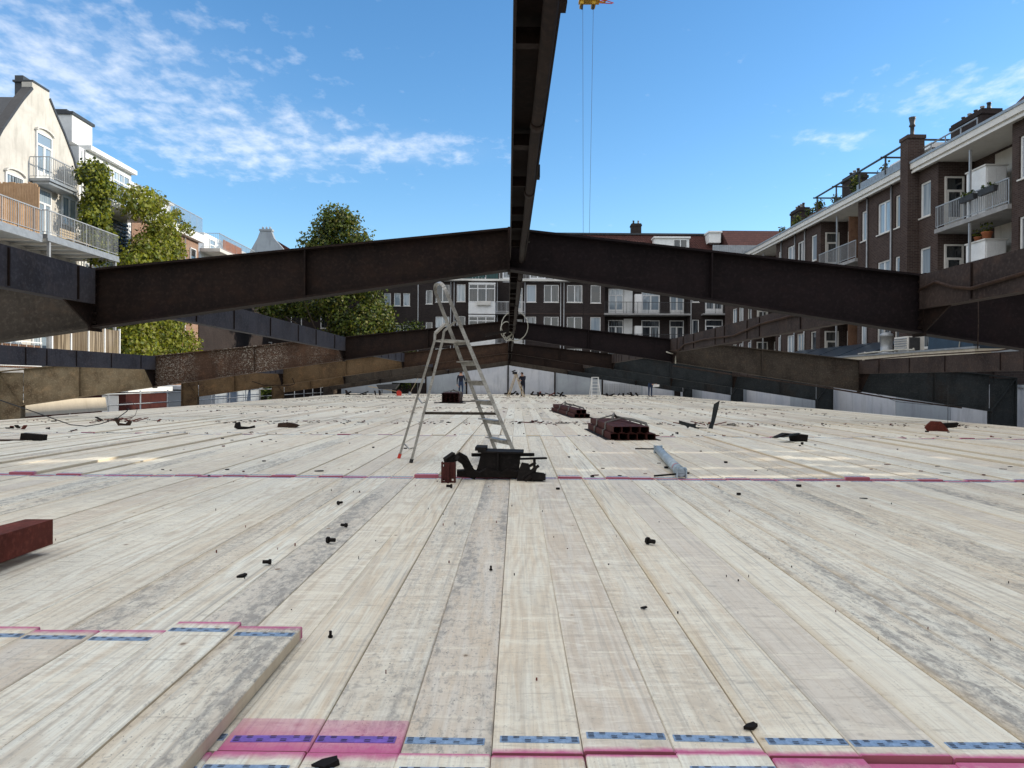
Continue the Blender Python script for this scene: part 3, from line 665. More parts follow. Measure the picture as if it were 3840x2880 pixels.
for v, t_ in ((7.9, 'upper'), (4.9, 'lower')):
    C_ = thing('cabinet', f'white storage cabinet on the {t_} right hand balcony', 'cabinet', (19.7, 31.6, v), 'white balcony cabinets'); CB.append(C_)
    part('body', M_WHITE, C_, lambda m: m.box(19.25, 20.1, 31.0, 32.3, v+.01, v+2.0)); part('lid', M_OFFW, C_, lambda m: m.box(19.2, 20.15, 30.95, 32.35, v+2.002, v+2.06))
    part('door_leaf', M_WHITE, C_, lambda m: (m.box(19.3, 19.66, 30.975, 30.998, v+.1, v+1.9), m.box(19.69, 20.05, 30.975, 30.998, v+.1, v+1.9)))
def pot(x, y, z, r, h, lab, mat=M_TERRA, leaves=60, lm=None):
    P = thing('potted_plant', lab, 'potted plant', (x, y, z), 'plants in pots')
    part('pot', mat, P, lambda m: m.lathe((x, y, z), [(r*.7, 0), (r, h), (r*1.1, h), (r*1.1, h*1.15), (r*.9, h*1.16)], 10))
    foliage('foliage', P, [((x, y, z+h*1.9), (r*1.3, r*1.3, h*.9))], leaves, .09, lm or (L_GREEN, L_DARK, L_LIGHT), random.Random(int(x*97+y*31+z*7)))
    return P
def foliage(name, parent, blobs, n, size, mats, rg, shell=.55, droop=0):
    m = MB(); vol = [b[1][0]*b[1][1]*b[1][2] for b in blobs]; tot = sum(vol)
    for (c, r), vv in zip(blobs, vol):
        c = Vector(c)
        for _ in range(max(3, int(n*vv/tot))):
            d = Vector((rg.gauss(0, 1), rg.gauss(0, 1), rg.gauss(0, 1))).normalized(); k = (shell+(1-shell)*rg.random())*(1+rg.gauss(0, .07))
            p = c+Vector((d.x*r[0]*k, d.y*r[1]*k, d.z*r[2]*k))
            nrm = (d*.8+Vector((rg.gauss(0, .6), rg.gauss(0, .6), rg.gauss(.25, .6)))).normalized(); a = nrm.orthogonal().normalized()
            a = Quaternion(nrm, rg.uniform(0, 2*PI)) @ a; a.z -= droop; a.normalize(); b = nrm.cross(a)
            L = size*rg.uniform(.6, 1.35); W = L*.42
            j = rg.random(); mi = 0 if j < .5 else (1 if j < .8 else 2)
            m.add([p, p+a*L*.45+b*W+nrm*L*.08, p+a*L, p+a*L*.45-b*W+nrm*L*.08], [(0, 1, 2, 3)], mi)
    return m.build(name, list(mats), parent)
pot(19.5, 31.3, 6.96, .2, .28, 'terracotta pot with a green plant on the lower balcony cabinet'); pot(19.55, 31.95, 6.96, .16, .2, 'small red pot on the lower balcony cabinet')
for k, (y, z) in enumerate(((29.6, 8.55), (30.9, 8.55))):
    B = thing('planter_box', ('black planter box on the upper right balcony rail, nearer', 'black planter box on the upper right balcony rail, farther')[k], 'planter', (18.78, y, z), 'planter boxes on the balcony rail')
    part('trough', M_DARK, B, lambda m: m.prism([(18.66, y, z+.22), (18.70, y, z), (18.84, y, z), (18.87, y, z+.22)], (0, 1.0, 0)))
    foliage('foliage', B, [((18.77, y+.5, z+.28), (.1, .5, .12))], 60, .1, (L_GREEN, L_DARK, L_DARK), random.Random(k))
tp = random.Random(8)
TPL = [(19.6, 36.9), (19.7, 38.3), (19.8, 40.6), (19.6, 42.9), (20.0, 44.1), (19.7, 46.3), (19.6, 48.0), (19.8, 49.3), (19.7, 50.7), (19.8, 52.2), (20.0, 54), (19.8, 56)]
TPN = ['nearest, beside the brick pillar', 'second from the brick pillar', 'third from the brick pillar', 'fourth from the brick pillar', 'fifth from the brick pillar', 'sixth from the brick pillar', 'at the far pergola post', 'just past the pergola', 'second past the pergola', 'third past the pergola', 'fourth past the pergola', 'farthest along the gutter']
for (x, y), nm in zip(TPL, TPN):
    h = tp.uniform(.5, 1.0); P = thing('terrace_shrub', f'leafy dark shrub in a tub on the right roof terrace, {nm}', 'shrub', (x, y, 11.36), 'shrubs on the roof terrace')
    part('tub', M_TERRA if tp.random() < .4 else M_ZINC, P, lambda m: m.lathe((x, y, 11.1), [(.2, 0), (.26, .35), (.28, .36), (.28, .42), (.2, .43)], 10))
    foliage('foliage', P, [((x+tp.gauss(0, .15), y+tp.gauss(0, .3), 11.7+h*.6), (.3, .42, h*.6)), ((x, y+tp.gauss(0, .4), 11.7), (.3, .5, .25))], 240, .15, (L_DARK, L_GREEN, L_OLIVE), tp, .2)

# out of frame on the near right: lower rear blocks that keep most of the sun off the deck
OB = thing('rear_block', 'brick rear block beyond the right edge of the view', 'house', (19, -30, -4.6))
part('wall', M_BRICK, OB, lambda m: (m.box(19, 30, -30, 10.9, -4.6, 13.9), m.box(19.5, 30, 16.4, 21.2, -4.6, 13.9), m.box(21, 30, 10.9, 16.4, -4.6, 5.4)))
part('roof', M_SLATE, OB, lambda m: (m.box(18.8, 30.2, -30, 10.8, 13.9, 14.9), m.box(19.3, 30.2, 16.5, 21.1, 13.9, 14.9)))
part('sun_slit_screen', M_ZINC, OB, lambda m: m.grid_wall(10.9, 16.4, 5.4, 15.0, [(11.6, 11.8, 5.6, 8.2), (12.5, 12.62, 5.6, 8.7), (13.3, 13.75, 5.5, 7.6), (14.6, 14.75, 5.6, 8.5), (15.4, 15.7, 5.6, 7.2), (13.9, 14.4, 10.5, 11.2)], .08), frame((24, 0, 0), (0, 1, 0), (-1, 0, 0)))  # added unseen screen, its slits cut to throw sun streaks on the deck

# ---------------------------------------------------------------- low annex roof on the right
AX = thing('annex', 'low flat roofed annex with a cream fascia behind the right hand wall', 'annex', (15, 24, -4.6))
part('wall', M_BRICKD, AX, lambda m: (m.box(15.1, 18.95, 24.7, 36, -4.6, 1.9), m.box(15.6, 18.95, 14, 24.6, -4.6, 1.75)))
part('fascia', M_FASCIA, AX, lambda m: (m.box(15.0, 18.97, 24.65, 36.1, 1.9, 2.22), m.box(15.5, 18.97, 14, 24.6, 1.75, 2.08)))
part('roof_edge', M_ZINC, AX, lambda m: (m.box(14.96, 15.12, 24.6, 36.15, 2.222, 2.29), m.box(15.46, 15.6, 14, 24.55, 2.082, 2.14)))
AC = thing('air_conditioner', 'pale air conditioning unit on the annex roof', 'air conditioner', (16.9, 32.2, 2.22))
part('casing', M_OFFW, AC, lambda m: m.box(16.6, 17.3, 31.9, 33.0, 2.26, 3.05)); part('grille', M_DARK, AC, lambda m: m.box(16.66, 17.1, 31.86, 31.898, 2.32, 3.0))
part('fin', M_ZINC, AC, lambda m: [m.box(16.56, 16.598, 31.95, 32.95, 2.34+k*.1, 2.38+k*.1) for k in range(7)]); part('foot', M_RUBBER, AC, lambda m: (m.box(16.6, 17.3, 32, 32.1, 2.222, 2.26), m.box(16.6, 17.3, 32.8, 32.9, 2.222, 2.26)))
VT = thing('vent_drum', 'grey cylindrical vent on the annex roof beside the air conditioner', 'vent', (17.2, 34.9, 2.22))
part('drum', M_ZINC, VT, lambda m: m.lathe((17.2, 34.9, 2.2), [(.35, 0), (.35, .25), (.26, .3), (.26, 1.0), (.3, 1.0), (.28, 1.12), (.12, 1.2)], 14))
TP = thing('tarp_roof', 'dark blue ribbed lean-to roof behind the second frame', 'roof', (15, 37, -4.6))
part('wall', M_BRICKD, TP, lambda m: m.box(15.1, 18.95, 36.4, 50, -4.6, 1.5))
for k in range(4): part('sheet', M_TARP, TP, lambda m: m.prism([(14.9, 36.6+k*3.4, 1.52), (18.9, 36.6+k*3.4, 3.1), (18.9, 36.6+k*3.4, 3.18), (14.9, 36.6+k*3.4, 1.62)], (0, 3.2, 0)))
DS = thing('roof_bundle', 'dark covered bundle on the annex roof right of the air conditioner', 'bundle', (17.5, 29, 2.22))
part('cover', M_TARP, DS, lambda m: m.prism([(16.7, 27.6, 2.23), (18.6, 27.6, 2.23), (18.5, 27.6, 3.1), (17.6, 27.6, 3.3), (16.8, 27.6, 3.0)], (0, 3.0, 0)))
part('rope', M_CABLEW, DS, lambda m: m.tube([(16.68, 28.4, 2.3), (16.76, 28.4, 3.03), (17.6, 28.4, 3.33), (18.52, 28.4, 3.13)], .02, 6))
CS = tag(MB().tube([(15.05+.2*math.sin(k*1.7), 33.0-k*.35, 2.33+.05*abs(math.sin(k*2.1))) for k in range(14)], .035, 6).build('cable_bundle', M_CABLEW), 'pale loose cable bundle lying on the annex roof edge', 'cable')

# ---------------------------------------------------------------- far brick apartment block (faces the camera at Y = 75)
T = thing('apartment_block', 'long dark brick apartment block across the far end', 'house', (3, 75, -4.6)); FB = T
F = frame((0, 75, 0), (1, 0, 0), (0, -1, 0))
WL = [(-12.1, -11.45, 8.35, 9.6, 'single'), (-11.15, -10.5, 8.35, 9.6, 'single'), (-10.25, -9.6, 8.35, 9.6, 'single'), (-8.05, -7.4, 8.55, 9.9, 'single'),
      (-7.1, -5.75, 8.75, 10.45, 'double'), (-5.05, -4.2, 8.8, 10.5, 'single'), (1.75, 2.7, 8.8, 10.5, 'single'), (3.45, 4.9, 8.8, 10.5, 'double'), (5.7, 7.2, 8.8, 10.5, 'double'), (8.0, 9.0, 8.75, 10.5, 'single'), (17.95, 18.6, 8.9, 10.3, 'single')]
WL2 = []
for a, b, c, d, k in WL:
    for n in (0, 1, 2): WL2.append((a, b, c-3.1*n, d-3.1*n, k))
RX0, RX1, BX0, BX1 = 9.4, 17.6, -1.25, 1.5
def wall(m):
    for u0, u1 in ((-16, BX0), (BX1, RX0), (RX1, 21.6)):
        m.grid_wall(u0, u1, -4.6, 10.75, [w[:4] for w in WL2 if u0 < w[0] < u1]); m.box(u0, u1, -10, -.2, -4.6, 10.8)
        m.box(u0, u0+.12, -.2, -.002, -4.6, 10.75); m.box(u1-.12, u1, -.2, -.002, -4.6, 10.75)
    m.box(RX0, RX1, -10, -1.3, -4.6, 10.8); m.box(BX0, BX1, -10, -1.2, -4.6, 10.8)
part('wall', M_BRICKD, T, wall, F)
rw = random.Random(33)
for a, b, c, d, k in WL2: window(F, T, a, b, c, d, k, M_WHITE)
part('cornice', M_OFFW, T, lambda m: m.box(-7.4, 9.2, -.3, .35, 10.82, 11.0), F); part('cornice', M_WHITE, T, lambda m: m.box(9.2, 21.6, -1.5, .25, 10.82, 10.98), F)
part('string_course', M_BRICK, T, lambda m: m.box(1.5, 9.3, .0, .05, 7.62, 7.74), F)
for v in (7.75, 4.65, 1.55):
    bl = part('balcony', M_SLAB, T, lambda m: m.box(RX0-.1, RX1+.1, -1.3, .5, v-.17, v), F); railing(F, bl, RX0-.05, RX1+.05, .45, v, 1.1, M_DARK, .13)
    for u0, u1, k in ((9.9, 11.4, 'french'), (13.2, 15.0, 'french'), (16.0, 17.4, 'french')): window(F, T, u0, u1, v+.03, v+2.55, k, M_WHITE, rw.choice((M_GLASS, M_GLASSC)), -1.25)
    part('wall_facing', M_WHITE, T, lambda m: m.box(11.45, 12.3, -1.3, -1.27, v+.02, v+2.7), F)
    bl = part('balcony', M_SLAB, T, lambda m: m.box(BX0, BX1+.1, -1.2, .45, v-.15, v), F); railing(F, bl, BX0+.05, BX1+.05, .4, v, 1.05, M_WHITE, .13)
    window(F, T, .45, 1.4, v+.03, v+2.55, 'door', M_WHITE, M_GLASSC, -1.15)
    C_ = part('storage_box', M_WHITE, T, lambda m: m.box(12.35, 13.0, -.6, .1, v+.01, v+1.9), F)
    # glazed balcony bay left of the ridge
    part('bay_base', M_WHITE, T, lambda m: m.box(-3.85, -1.27, .0, 1.0, v-.2, v+.9), F); part('bay_roof', M_WHITE, T, lambda m: m.box(-3.85, -1.27, .0, 1.0, v+2.66, v+2.8), F)
    window(frame((0, 74.0, 0), (1, 0, 0), (0, -1, 0)), T, -3.83, -1.29, v+.92, v+2.65, 'triple', M_WHITE, M_GLASSD, -.06, False)
    part('bay_side', M_GLASS, T, lambda m: (m.box(-3.83, -3.79, .0, .93, v+.92, v+2.65), m.box(-1.33, -1.29, .0, .93, v+.92, v+2.65)), F)
part('air_unit', M_OFFW, T, lambda m: (m.box(-3.0, -1.7, 1.0, 1.25, 8.35, 8.75), m.box(-2.95, -1.75, 1.25, 1.27, 8.4, 8.7)), F)
for u in (-8.8, -5.62, -5.3, -1.1, 1.6, 5.08, 5.4, 17.8): drain(F, T, u, -4.6, 10.8, .08, M_RAIL)
bl = part('balcony', M_SLAB, T, lambda m: m.box(18.8, 21.5, .0, 1.0, 7.6, 7.75), F); railing(F, bl, 18.9, 21.4, .95, 7.75, 1.05, M_DARK, .13)
window(F, T, 19.2, 20.9, 4.7, 7.2, 'french', M_WHITE, M_GLASS, .05); window(F, T, 19.2, 20.9, 7.8, 10.2, 'french', M_WHITE, M_GLASS, .05)
# roof terrace storey, green screens, mansard roof
part('upper_wall', M_BRICKD, T, lambda m: (m.box(-8.5, 21.6, -10, -2.6, 10.8, 13.4)), F)
for u in (-6.5, -3.8, -.6, 2.1, 4.6, 7.4): window(F, T, u, u+1.6, 11.05, 13.1, 'french', M_WHITE, rw.choice(GL), -2.53)
for a, b in ((-5.6, -2.3), (-2.2, -1.0)): part('terrace_screen', M_GREEN, T, lambda m: [m.box(a+k*.3, a+k*.3+.27, -.06, -.02, 11.0, 12.2) for k in range(int((b-a)/.3))], F)
railing(F, T, -.9, 9.2, -.02, 11.0, 1.1, M_WHITE, .14, 'terrace_railing')
part('roof', M_TILE, T, lambda m: m.prism([(4, 77.3, 13.4), (4, 79.4, 16.3), (4, 84, 16.5), (4, 85, 13.4)], (17.6, 0, 0)))
part('roof_ridge', M_SLATE, T, lambda m: m.box(4, 21.6, 79.2, 79.6, 16.25, 16.42))
for a, b, c, d in ((14.7, 18.2, 14.6, 15.6), (20.2, 21.4, 15.2, 16.2)): part('dormer', M_WHITE, T, lambda m: (m.box(a, b, 77.6, 80, c, d), m.box(a-.1, b+.1, 77.4, 80, d, d+.16)))
G = frame((0, 77.6, 0), (1, 0, 0), (0, -1, 0)); window(G, T, 16.6, 18.0, 14.65, 15.5, 'double', M_WHITE, M_GLASSD, .05)
part('skylight', M_GLASSD, T, lambda m: m.prism([(22.0-1.2, 77.75, 14.2), (22.0, 77.75, 14.2), (22.0, 78.3, 15.0), (20.8, 78.3, 15.0)], (0, -.06, .04)))
chimney(T, 13.2, 80, 15, 17.5, 1.0, .9, 2)
T = thing('corner_house', 'red tiled corner house with a roof fence behind the far right corner', 'house', (27, 72, -4.6))
part('wall', M_BRICKD, T, lambda m: m.box(21.7, 34, 74, 84, -4.6, 13.2)); part('roof', M_TILE, T, lambda m: m.prism([(21.7, 74, 13.2), (21.7, 78.5, 16.6), (21.7, 84, 13.2)], (12.3, 0, 0)))
part('roof_fence', M_ZINC, T, lambda m: [m.box(19.6+k*.17, 19.75+k*.17, 73.9, 73.94, 13.2, 14.3) for k in range(28)])
part('terrace_deck', M_SLAB, T, lambda m: m.box(19.5, 25, 73.8, 77, 13.0, 13.2))

# ---------------------------------------------------------------- left row of houses (facade at X = -23, sunlit)
FL = frame((-23, 0, 0), (0, 1, 0), (1, 0, 0))
T = thing('gable_house', 'cream rendered house with a bell shaped gable on the left', 'house', (-23, 38, -4.6))
gab = [(34.3, -4.6), (41.25, -4.6), (41.25, 11.5), (40.75, 12.6), (39.85, 13.7), (39.2, 14.35), (38.6, 15.0), (38.6, 15.35), (37.2, 15.35), (37.2, 15.0), (36.4, 14.1), (35.7, 13.2), (35.0, 12.3), (34.3, 11.2)]
part('wall', M_CREAM, T, lambda m: m.prism([(u, 0, v) for u, v in gab], (0, -.5, 0)), FL)
def cop(m, lo, hi):
    for (a, b), (c, d) in zip(gab[lo:hi], gab[lo+1:hi]):
        if abs(a-c) < .01 or (b > 15.2): continue
        m.bar((a, -.2, b+.05), (c, -.2, d+.05), .5, .12, (0, 0, 1))
part('coping', M_DARK, T, lambda m: cop(m, 2, 7), FL); part('coping', M_DARK, T, lambda m: cop(m, 9, 14), FL)
part('chimney', M_SLATE, T, lambda m: (m.box(37.3, 38.45, -.9, -.5, 14.6, 15.7), m.box(37.2, 38.55, -.95, .04, 15.36, 15.45)), FL)
part('roof', M_SLATE, T, lambda m: m.prism([(34.35, -.5, 11.0), (41.2, -.5, 11.0), (40.6, -.5, 12.6), (38, -.5, 14.9), (35.3, -.5, 12.6)], (0, -8, 0)), FL)
part('body', M_CREAM, T, lambda m: m.box(34.35, 41.2, -9, -.5, -4.6, 11.0), FL)
def arch_window(u0, u1, v0, v1, kind):
    o = window(FL, T, u0, u1, v0, v1, kind, M_WHITE, M_GLASS if kind == 'single' else M_GLASSC, .05, kind == 'single')
    n = 8; c = (u0+u1)/2; h = (u1-u0)/2
    def arc(m):
        P = [(c+h*1.08*math.cos(PI*k/n), v1+.22*math.sin(PI*k/n)) for k in range(n+1)]
        m.prism([(a, .01, b) for a, b in P], (0, .05, 0))
        for (a, b), (e, d) in zip(P, P[1:]): m.bar((a, .09, b+.03), (e, .09, d+.03), .16, .07)
    part('arch', M_OFFW, o, arc, FL)
arch_window(37.45, 38.75, 10.75, 13.1, 'french'); arch_window(35.2, 36.5, 9.3, 10.5, 'single'); arch_window(37.6, 38.7, 7.6, 10.4, 'french'); arch_window(39.65, 40.95, 9.0, 10.5, 'double')
for a, b in ((35.2, 36.4), (37.2, 38.5), (39.4, 40.6)): arch_window(a, b, 4.6, 6.3, 'double'); arch_window(a, b, .9, 3.2, 'double')
bl = part('balcony', M_ZINC, T, lambda m: (m.box(37.0, 39.4, .0, 1.0, 10.55, 10.68), m.box(37.1, 39.3, .1, .9, 10.42, 10.55)), FL); railing(FL, bl, 37.05, 39.35, .95, 10.68, 1.05, M_RAIL, .15, 'railing', .02)
bl = part('balcony', M_ZINC, T, lambda m: (m.box(34.3, 40.6, .0, 2.5, 7.32, 7.5), m.box(34.3, 40.6, 2.42, 2.52, 7.2, 7.319)), FL); railing(FL, bl, 34.4, 40.55, 2.45, 7.5, 1.1, M_RAIL, .13, 'railing', .05)
part('post', M_RAIL, T, lambda m: [m.box(u-.06, u+.06, 2.32, 2.44, -4.6, 7.2) for u in (34.6, 40.4)], FL)
part('soffit_beam', M_OFFW, T, lambda m: [m.box(34.35+k*1.2, 34.45+k*1.2, .05, 2.4, 7.22, 7.32) for k in range(6)], FL)
CH = thing('balcony_bench', 'slatted timber bench on the white gable house balcony', 'bench', (-21.4, 38.6, 7.5))
part('seat', M_LTIMBER, CH, lambda m: [m.box(38-.0, 39.6, 1.0+k*.14, 1.11+k*.14, 7.92, 7.95) for k in range(4)], FL); part('backrest', M_LTIMBER, CH, lambda m: [m.box(38, 39.6, .86, .89, 8.0+k*.13, 8.1+k*.13) for k in range(4)], FL)
part('leg', M_LTIMBER, CH, lambda m: [m.box(u, u+.06, d, d+.06, 7.502, 7.92) for u in (38.05, 39.45) for d in (.95, 1.45)], FL)
T = thing('reed_balcony_house', 'cream house at the left edge with a reed screened balcony', 'house', (-23, 30, -4.6))
part('wall', M_CREAM, T, lambda m: m.box(24, 34.25, -9, -.05, -4.6, 10.9), FL)
bl = part('balcony', M_ZINC, T, lambda m: (m.box(26, 33.95, -.05, 2.5, 7.22, 7.4), m.box(26, 33.9, 2.4, 2.52, 7.05, 7.219)), FL); railing(FL, bl, 26, 33.9, 2.47, 7.4, 1.1, M_RAIL, .13)
rr2 = random.Random(4)
part('reed_screen', M_REED, bl, lambda m: [m.box(26+k*.07, 26.055+k*.07, 2.40, 2.43+rr2.uniform(0, .012), 7.42, 8.42+rr2.uniform(-.02, .03)) for k in range(112)], FL)
part('reed_screen', M_REED, bl, lambda m: [m.box(33.86, 33.89+rr2.uniform(0, .012), .02+k*.07, .075+k*.07, 7.42, 9.65+rr2.uniform(-.04, .04)-max(0, k-30)*.05) for k in range(34)], FL)
bl = part('balcony', M_SLAB, T, lambda m: m.box(26, 34.0, -.05, 2.5, 1.3, 1.5), FL); railing(FL, bl, 26, 33.95, 2.47, 1.5, 1.15, M_WHITE, .5)
part('slat', M_WOODB, bl, lambda m: [m.box(26+k*.12, 26.09+k*.12, 2.42, 2.445, 1.52, 2.5) for k in range(66)], FL)
T = thing('white_house', 'white house with glazed top floor behind the climbing plants', 'house', (-23, 44, -4.6))
part('wall', M_WHITE, T, lambda m: m.box(41.3, 47.0, -9, -.02, -4.6, 13.5), FL); part('cornice', M_WHITE, T, lambda m: m.box(41.9, 47.1, -3, .3, 13.5, 13.75), FL)
part('rooftop_box', M_WHITE, T, lambda m: (m.box(41.3, 43.3, -6, -.4, 13.75, 15.2),), FL); part('rooftop_cap', M_SLATE, T, lambda m: (m.box(41.2, 43.4, -6.1, -.3, 15.2, 15.35), m.box(42.2, 42.9, -2, -1.2, 15.35, 15.8)), FL)
window(FL, T, 42.8, 44.5, 10.9, 13.2, 'french', M_WHITE, M_GLASSC, .05); window(FL, T, 44.7, 46.6, 10.9, 13.2, 'triple', M_WHITE, M_GLASSC, .05)
bl = part('balcony', M_WHITE, T, lambda m: m.box(42.0, 46.6, .0, 1.4, 10.5, 10.8), FL); railing(FL, bl, 42.05, 46.5, 1.35, 10.8, 1.05, M_DARK, .13, 'railing', .05)
part('louvre', M_DARK, T, lambda m: [m.box(42.4, 46.4, .03, .12, 8.2+k*.22, 8.34+k*.22) for k in range(10)], FL)
window(FL, T, 43, 45, 4.6, 6.6, 'double', M_WHITE, M_GLASS, .05); drain(FL, T, 41.6, -4.6, 13.4, .12, M_RAIL)
T = thing('brick_terrace_house', 'brick house with a white railed roof terrace, left middle distance', 'house', (-23, 52, -4.6))
part('wall', M_BRICKR, T, lambda m: m.box(47.1, 57.2, -9, -.02, -4.6, 11.2), FL); part('cornice', M_WHITE, T, lambda m: m.box(47.1, 57.3, -2, .35, 11.2, 11.75), FL)
part('penthouse', M_WHITE, T, lambda m: (m.box(50, 57, -8, -2, 11.75, 13.9), m.box(49.8, 57.2, -8.1, -1.8, 13.9, 14.05)), FL); railing(FL, T, 47.2, 57.2, .25, 11.75, 1.25, M_RAIL, .14, 'terrace_railing')
window(FL, T, 52, 54, 11.9, 13.6, 'french', M_WHITE, M_GLASSC, -1.95); window(FL, T, 55.6, 56.6, 8.6, 10.6, 'single', M_WHITE, M_GLASSD, .04); window(FL, T, 55.6, 56.6, 5.5, 7.5, 'single', M_WHITE, M_GLASSD, .04); drain(FL, T, 54.6, -4.6, 11.1, .1, M_RAIL)
T = thing('white_terrace_house', 'pale house with glass and rail balconies, far left', 'house', (-23, 64, -4.6))
part('wall', M_BRICKD, T, lambda m: m.box(57.4, 74, -9, -.02, -4.6, 9.4), FL); part('fascia', M_WHITE, T, lambda m: m.box(57.4, 74, -9, -.01, 9.4, 10.6), FL); part('penthouse', M_WHITE, T, lambda m: m.box(62, 74, -8, -1.5, 10.85, 12.9), FL)
bl = part('balcony', M_OFFW, T, lambda m: m.box(57.4, 74, -.02, 1.5, 10.6, 10.85), FL); railing(FL, bl, 57.5, 73.8, 1.4, 10.85, 1.15, M_RAIL, .15, 'railing', .05)
part('balcony_panel', M_TERRA, bl, lambda m: m.box(58.5, 62.5, 1.3, 1.33, 10.95, 11.7), FL)
for u in (63, 66, 69, 72): window(FL, T, u, u+1.2, 10.95, 12.6, 'door', M_WHITE, M_GLASSC, -1.45)
T = thing('chimney_house', 'grey gable with a tapered chimney and red roof, far left', 'house', (-26, 86, -4.6))
part('wall', M_CONCG, T, lambda m: m.prism([(-29, 84, -4.6), (-23, 84, -4.6), (-23, 84, 13.6), (-25.6, 84, 16.5), (-25.9, 84, 17.3), (-27.1, 84, 17.3), (-27.4, 84, 16.5), (-29, 84, 13.6)], (0, .6, 0)))
part('chimney_cap', M_CONCG, T, lambda m: (m.box(-27.2, -25.8, 83.9, 84.7, 17.3, 17.5), [m.lathe((-26.9+k*.4, 84.3, 17.5), [(.12, 0), (.1, .3)], 8) for k in range(3)]))
part('roof', M_TILE, T, lambda m: m.prism([(-29.2, 84.6, 13.4), (-26.4, 84.6, 16.9), (-20.5, 84.6, 13.4)], (0, 12, 0)))
T = thing('rear_brick_block', 'dark brick block behind the tree at the far left', 'house', (-22, 78, -4.6))
part('wall', M_BRICKD, T, lambda m: m.box(-31, -16.1, 78, 83.8, -4.6, 9.6)); G = frame((0, 78, 0), (1, 0, 0), (0, -1, 0))
for u in (-28, -25, -22, -19): window(G, T, u, u+1.1, 6.3, 8.0, 'single', M_WHITE, M_GLASSD, .04); window(G, T, u, u+1.1, 3.2, 4.9, 'single', M_WHITE, M_GLASSD, .04)

# left side ground level: shed, guard rail, glass screen, plywood
T = thing('garden_shed', 'dark red timber shed with a white roof edge below the left houses', 'shed', (-19.5, 35, -4.6))
part('wall', R_REDD, T, lambda m: m.box(-21, -16.6, 33.5, 37.5, -4.6, .5)); part('roof', M_WHITE, T, lambda m: m.box(-21.2, -16.4, 33.3, 37.7, .5, .72)); part('door', M_WHITE, T, lambda m: m.box(-17.6, -16.9, 33.44, 33.498, -1.6, .35))
T = thing('low_roof', 'low white flat roof beyond the left edge of the deck', 'shed', (-17.5, 43, -4.6))
part('wall', M_CONCG, T, lambda m: m.box(-20, -15.2, 40, 47, -4.6, .55)); part('roof', M_CONC, T, lambda m: m.box(-20.1, -15.0, 39.8, 47.1, .55, .72))
T = thing('guard_rail', 'scaffold tube guard rail along the left edge of the deck', 'railing', (-14.2, 22, -.1))
for k in range(17): part('post', M_ZINC, T, lambda m: m.tube([(-14.3, 22.8+k*2.4, -4.6), (-14.3, 22.8+k*2.4, .62)], .028, 6))
for z in (.12, .52): part('rail', M_ZINC, T, lambda m: m.tube([(-14.27, 22.4, z), (-14.27, 61.6, z)], .024, 6))
tag(part('plywood_sheet', M_PLY, None, lambda m: m.prism([(-14.12, 22.0, -.05), (-14.12, 27.2, -.05), (-14.2, 27.2, .42), (-14.2, 22.0, .42)], (-.03, 0, 0))), 'pale plywood sheet leaning at the left deck edge', 'board')
T = thing('glass_screen', 'brownish glass windscreen between white posts below the gable house balcony', 'screen', (-20.5, 38, 1.2))
part('frame', M_WHITE, T, lambda m: [m.box(-20.55, -20.45, 34.6+k*1.5, 34.68+k*1.5, 1.1, 3.7) for k in range(5)]+[m.box(-20.54, -20.46, 34.69, 40.6, 1.1, 1.2)])
for k in range(4): part('pane', glass('screen_glass', (.10, .075, .05), (.34, .28, .2), .1), T, lambda m: m.box(-20.51, -20.49, 34.7+k*1.5, 36.08+k*1.5, 1.22, 3.6))
part('base', M_CREAM, T, lambda m: m.box(-22.9, -20.45, 34.6, 40.7, .9, 1.098)); part('pier', M_CREAM, T, lambda m: [m.box(-20.7, -20.5, 34.8+k*5, 35.1+k*5, -4.6, .9) for k in range(2)])

# ---------------------------------------------------------------- vegetation
rg = random.Random(77)
def twigs(m, base, tips, r0):
    for t in tips:
        b = Vector(base); t = Vector(t); mid = b.lerp(t, .5)+Vector((rg.gauss(0, .3), rg.gauss(0, .3), .4))
        m.tube([b, mid, t], [r0, r0*.55, r0*.15], 6)
T = thing('broad_tree', 'tall broad leaved tree left of centre behind the frames', 'tree', (-15.6, 68, -4.6))
blobs = []
for _ in range(46):
    z = rg.uniform(2.2, 15.6); k = 1-abs((z-6.5)/11)**1.6
    R_ = 4.3*max(.25, k)*(.78 if z > 10 else 1); a = rg.uniform(0, 2*PI); q = R_*math.sqrt(rg.random())
    s = rg.uniform(.8, 1.55); blobs.append(((-15.0+q*math.cos(a)+(.0 if z < 9 else -.15), 68+q*math.sin(a)*.8, z), (s*1.2, s*1.1, s*.85)))
blobs += [((-15.5+rg.uniform(-5.0, 3.8), 68+rg.uniform(-2, 2), rg.uniform(3.2, 8.5)), (1.5, 1.4, 1.1)) for _ in range(16)]
blobs += [((-15.1, 67.5, 14.6), (1.3, 1.2, .9)), ((-13.2, 67.2, 13.2), (1.3, 1.2, .9)), ((-17.4, 67.4, 13.2), (1.2, 1.2, .9)), ((-19.3, 69, 11.6), (1.4, 1.2, .7)), ((-16, 67.5, 12.8), (1.8, 1.4, 1.2))]
part('trunk', M_BARK, T, lambda m: (m.tube([(-15.6, 68, -4.6), (-15.5, 68, -1), (-15.2, 68, 3), (-15.1, 68, 8)], [.42, .34, .27, .12], 10), twigs(m, (-15.3, 68, 2.6), [b[0] for b in blobs[::3]], .12)))
foliage('crown', T, blobs, 36000, .25, (L_GREEN, L_DARK, L_OLIVE), rg, .35)
T = thing('climbing_plant', 'dense sunlit climbing plant beside the gable house', 'climber', (-20.8, 45, -4.6))
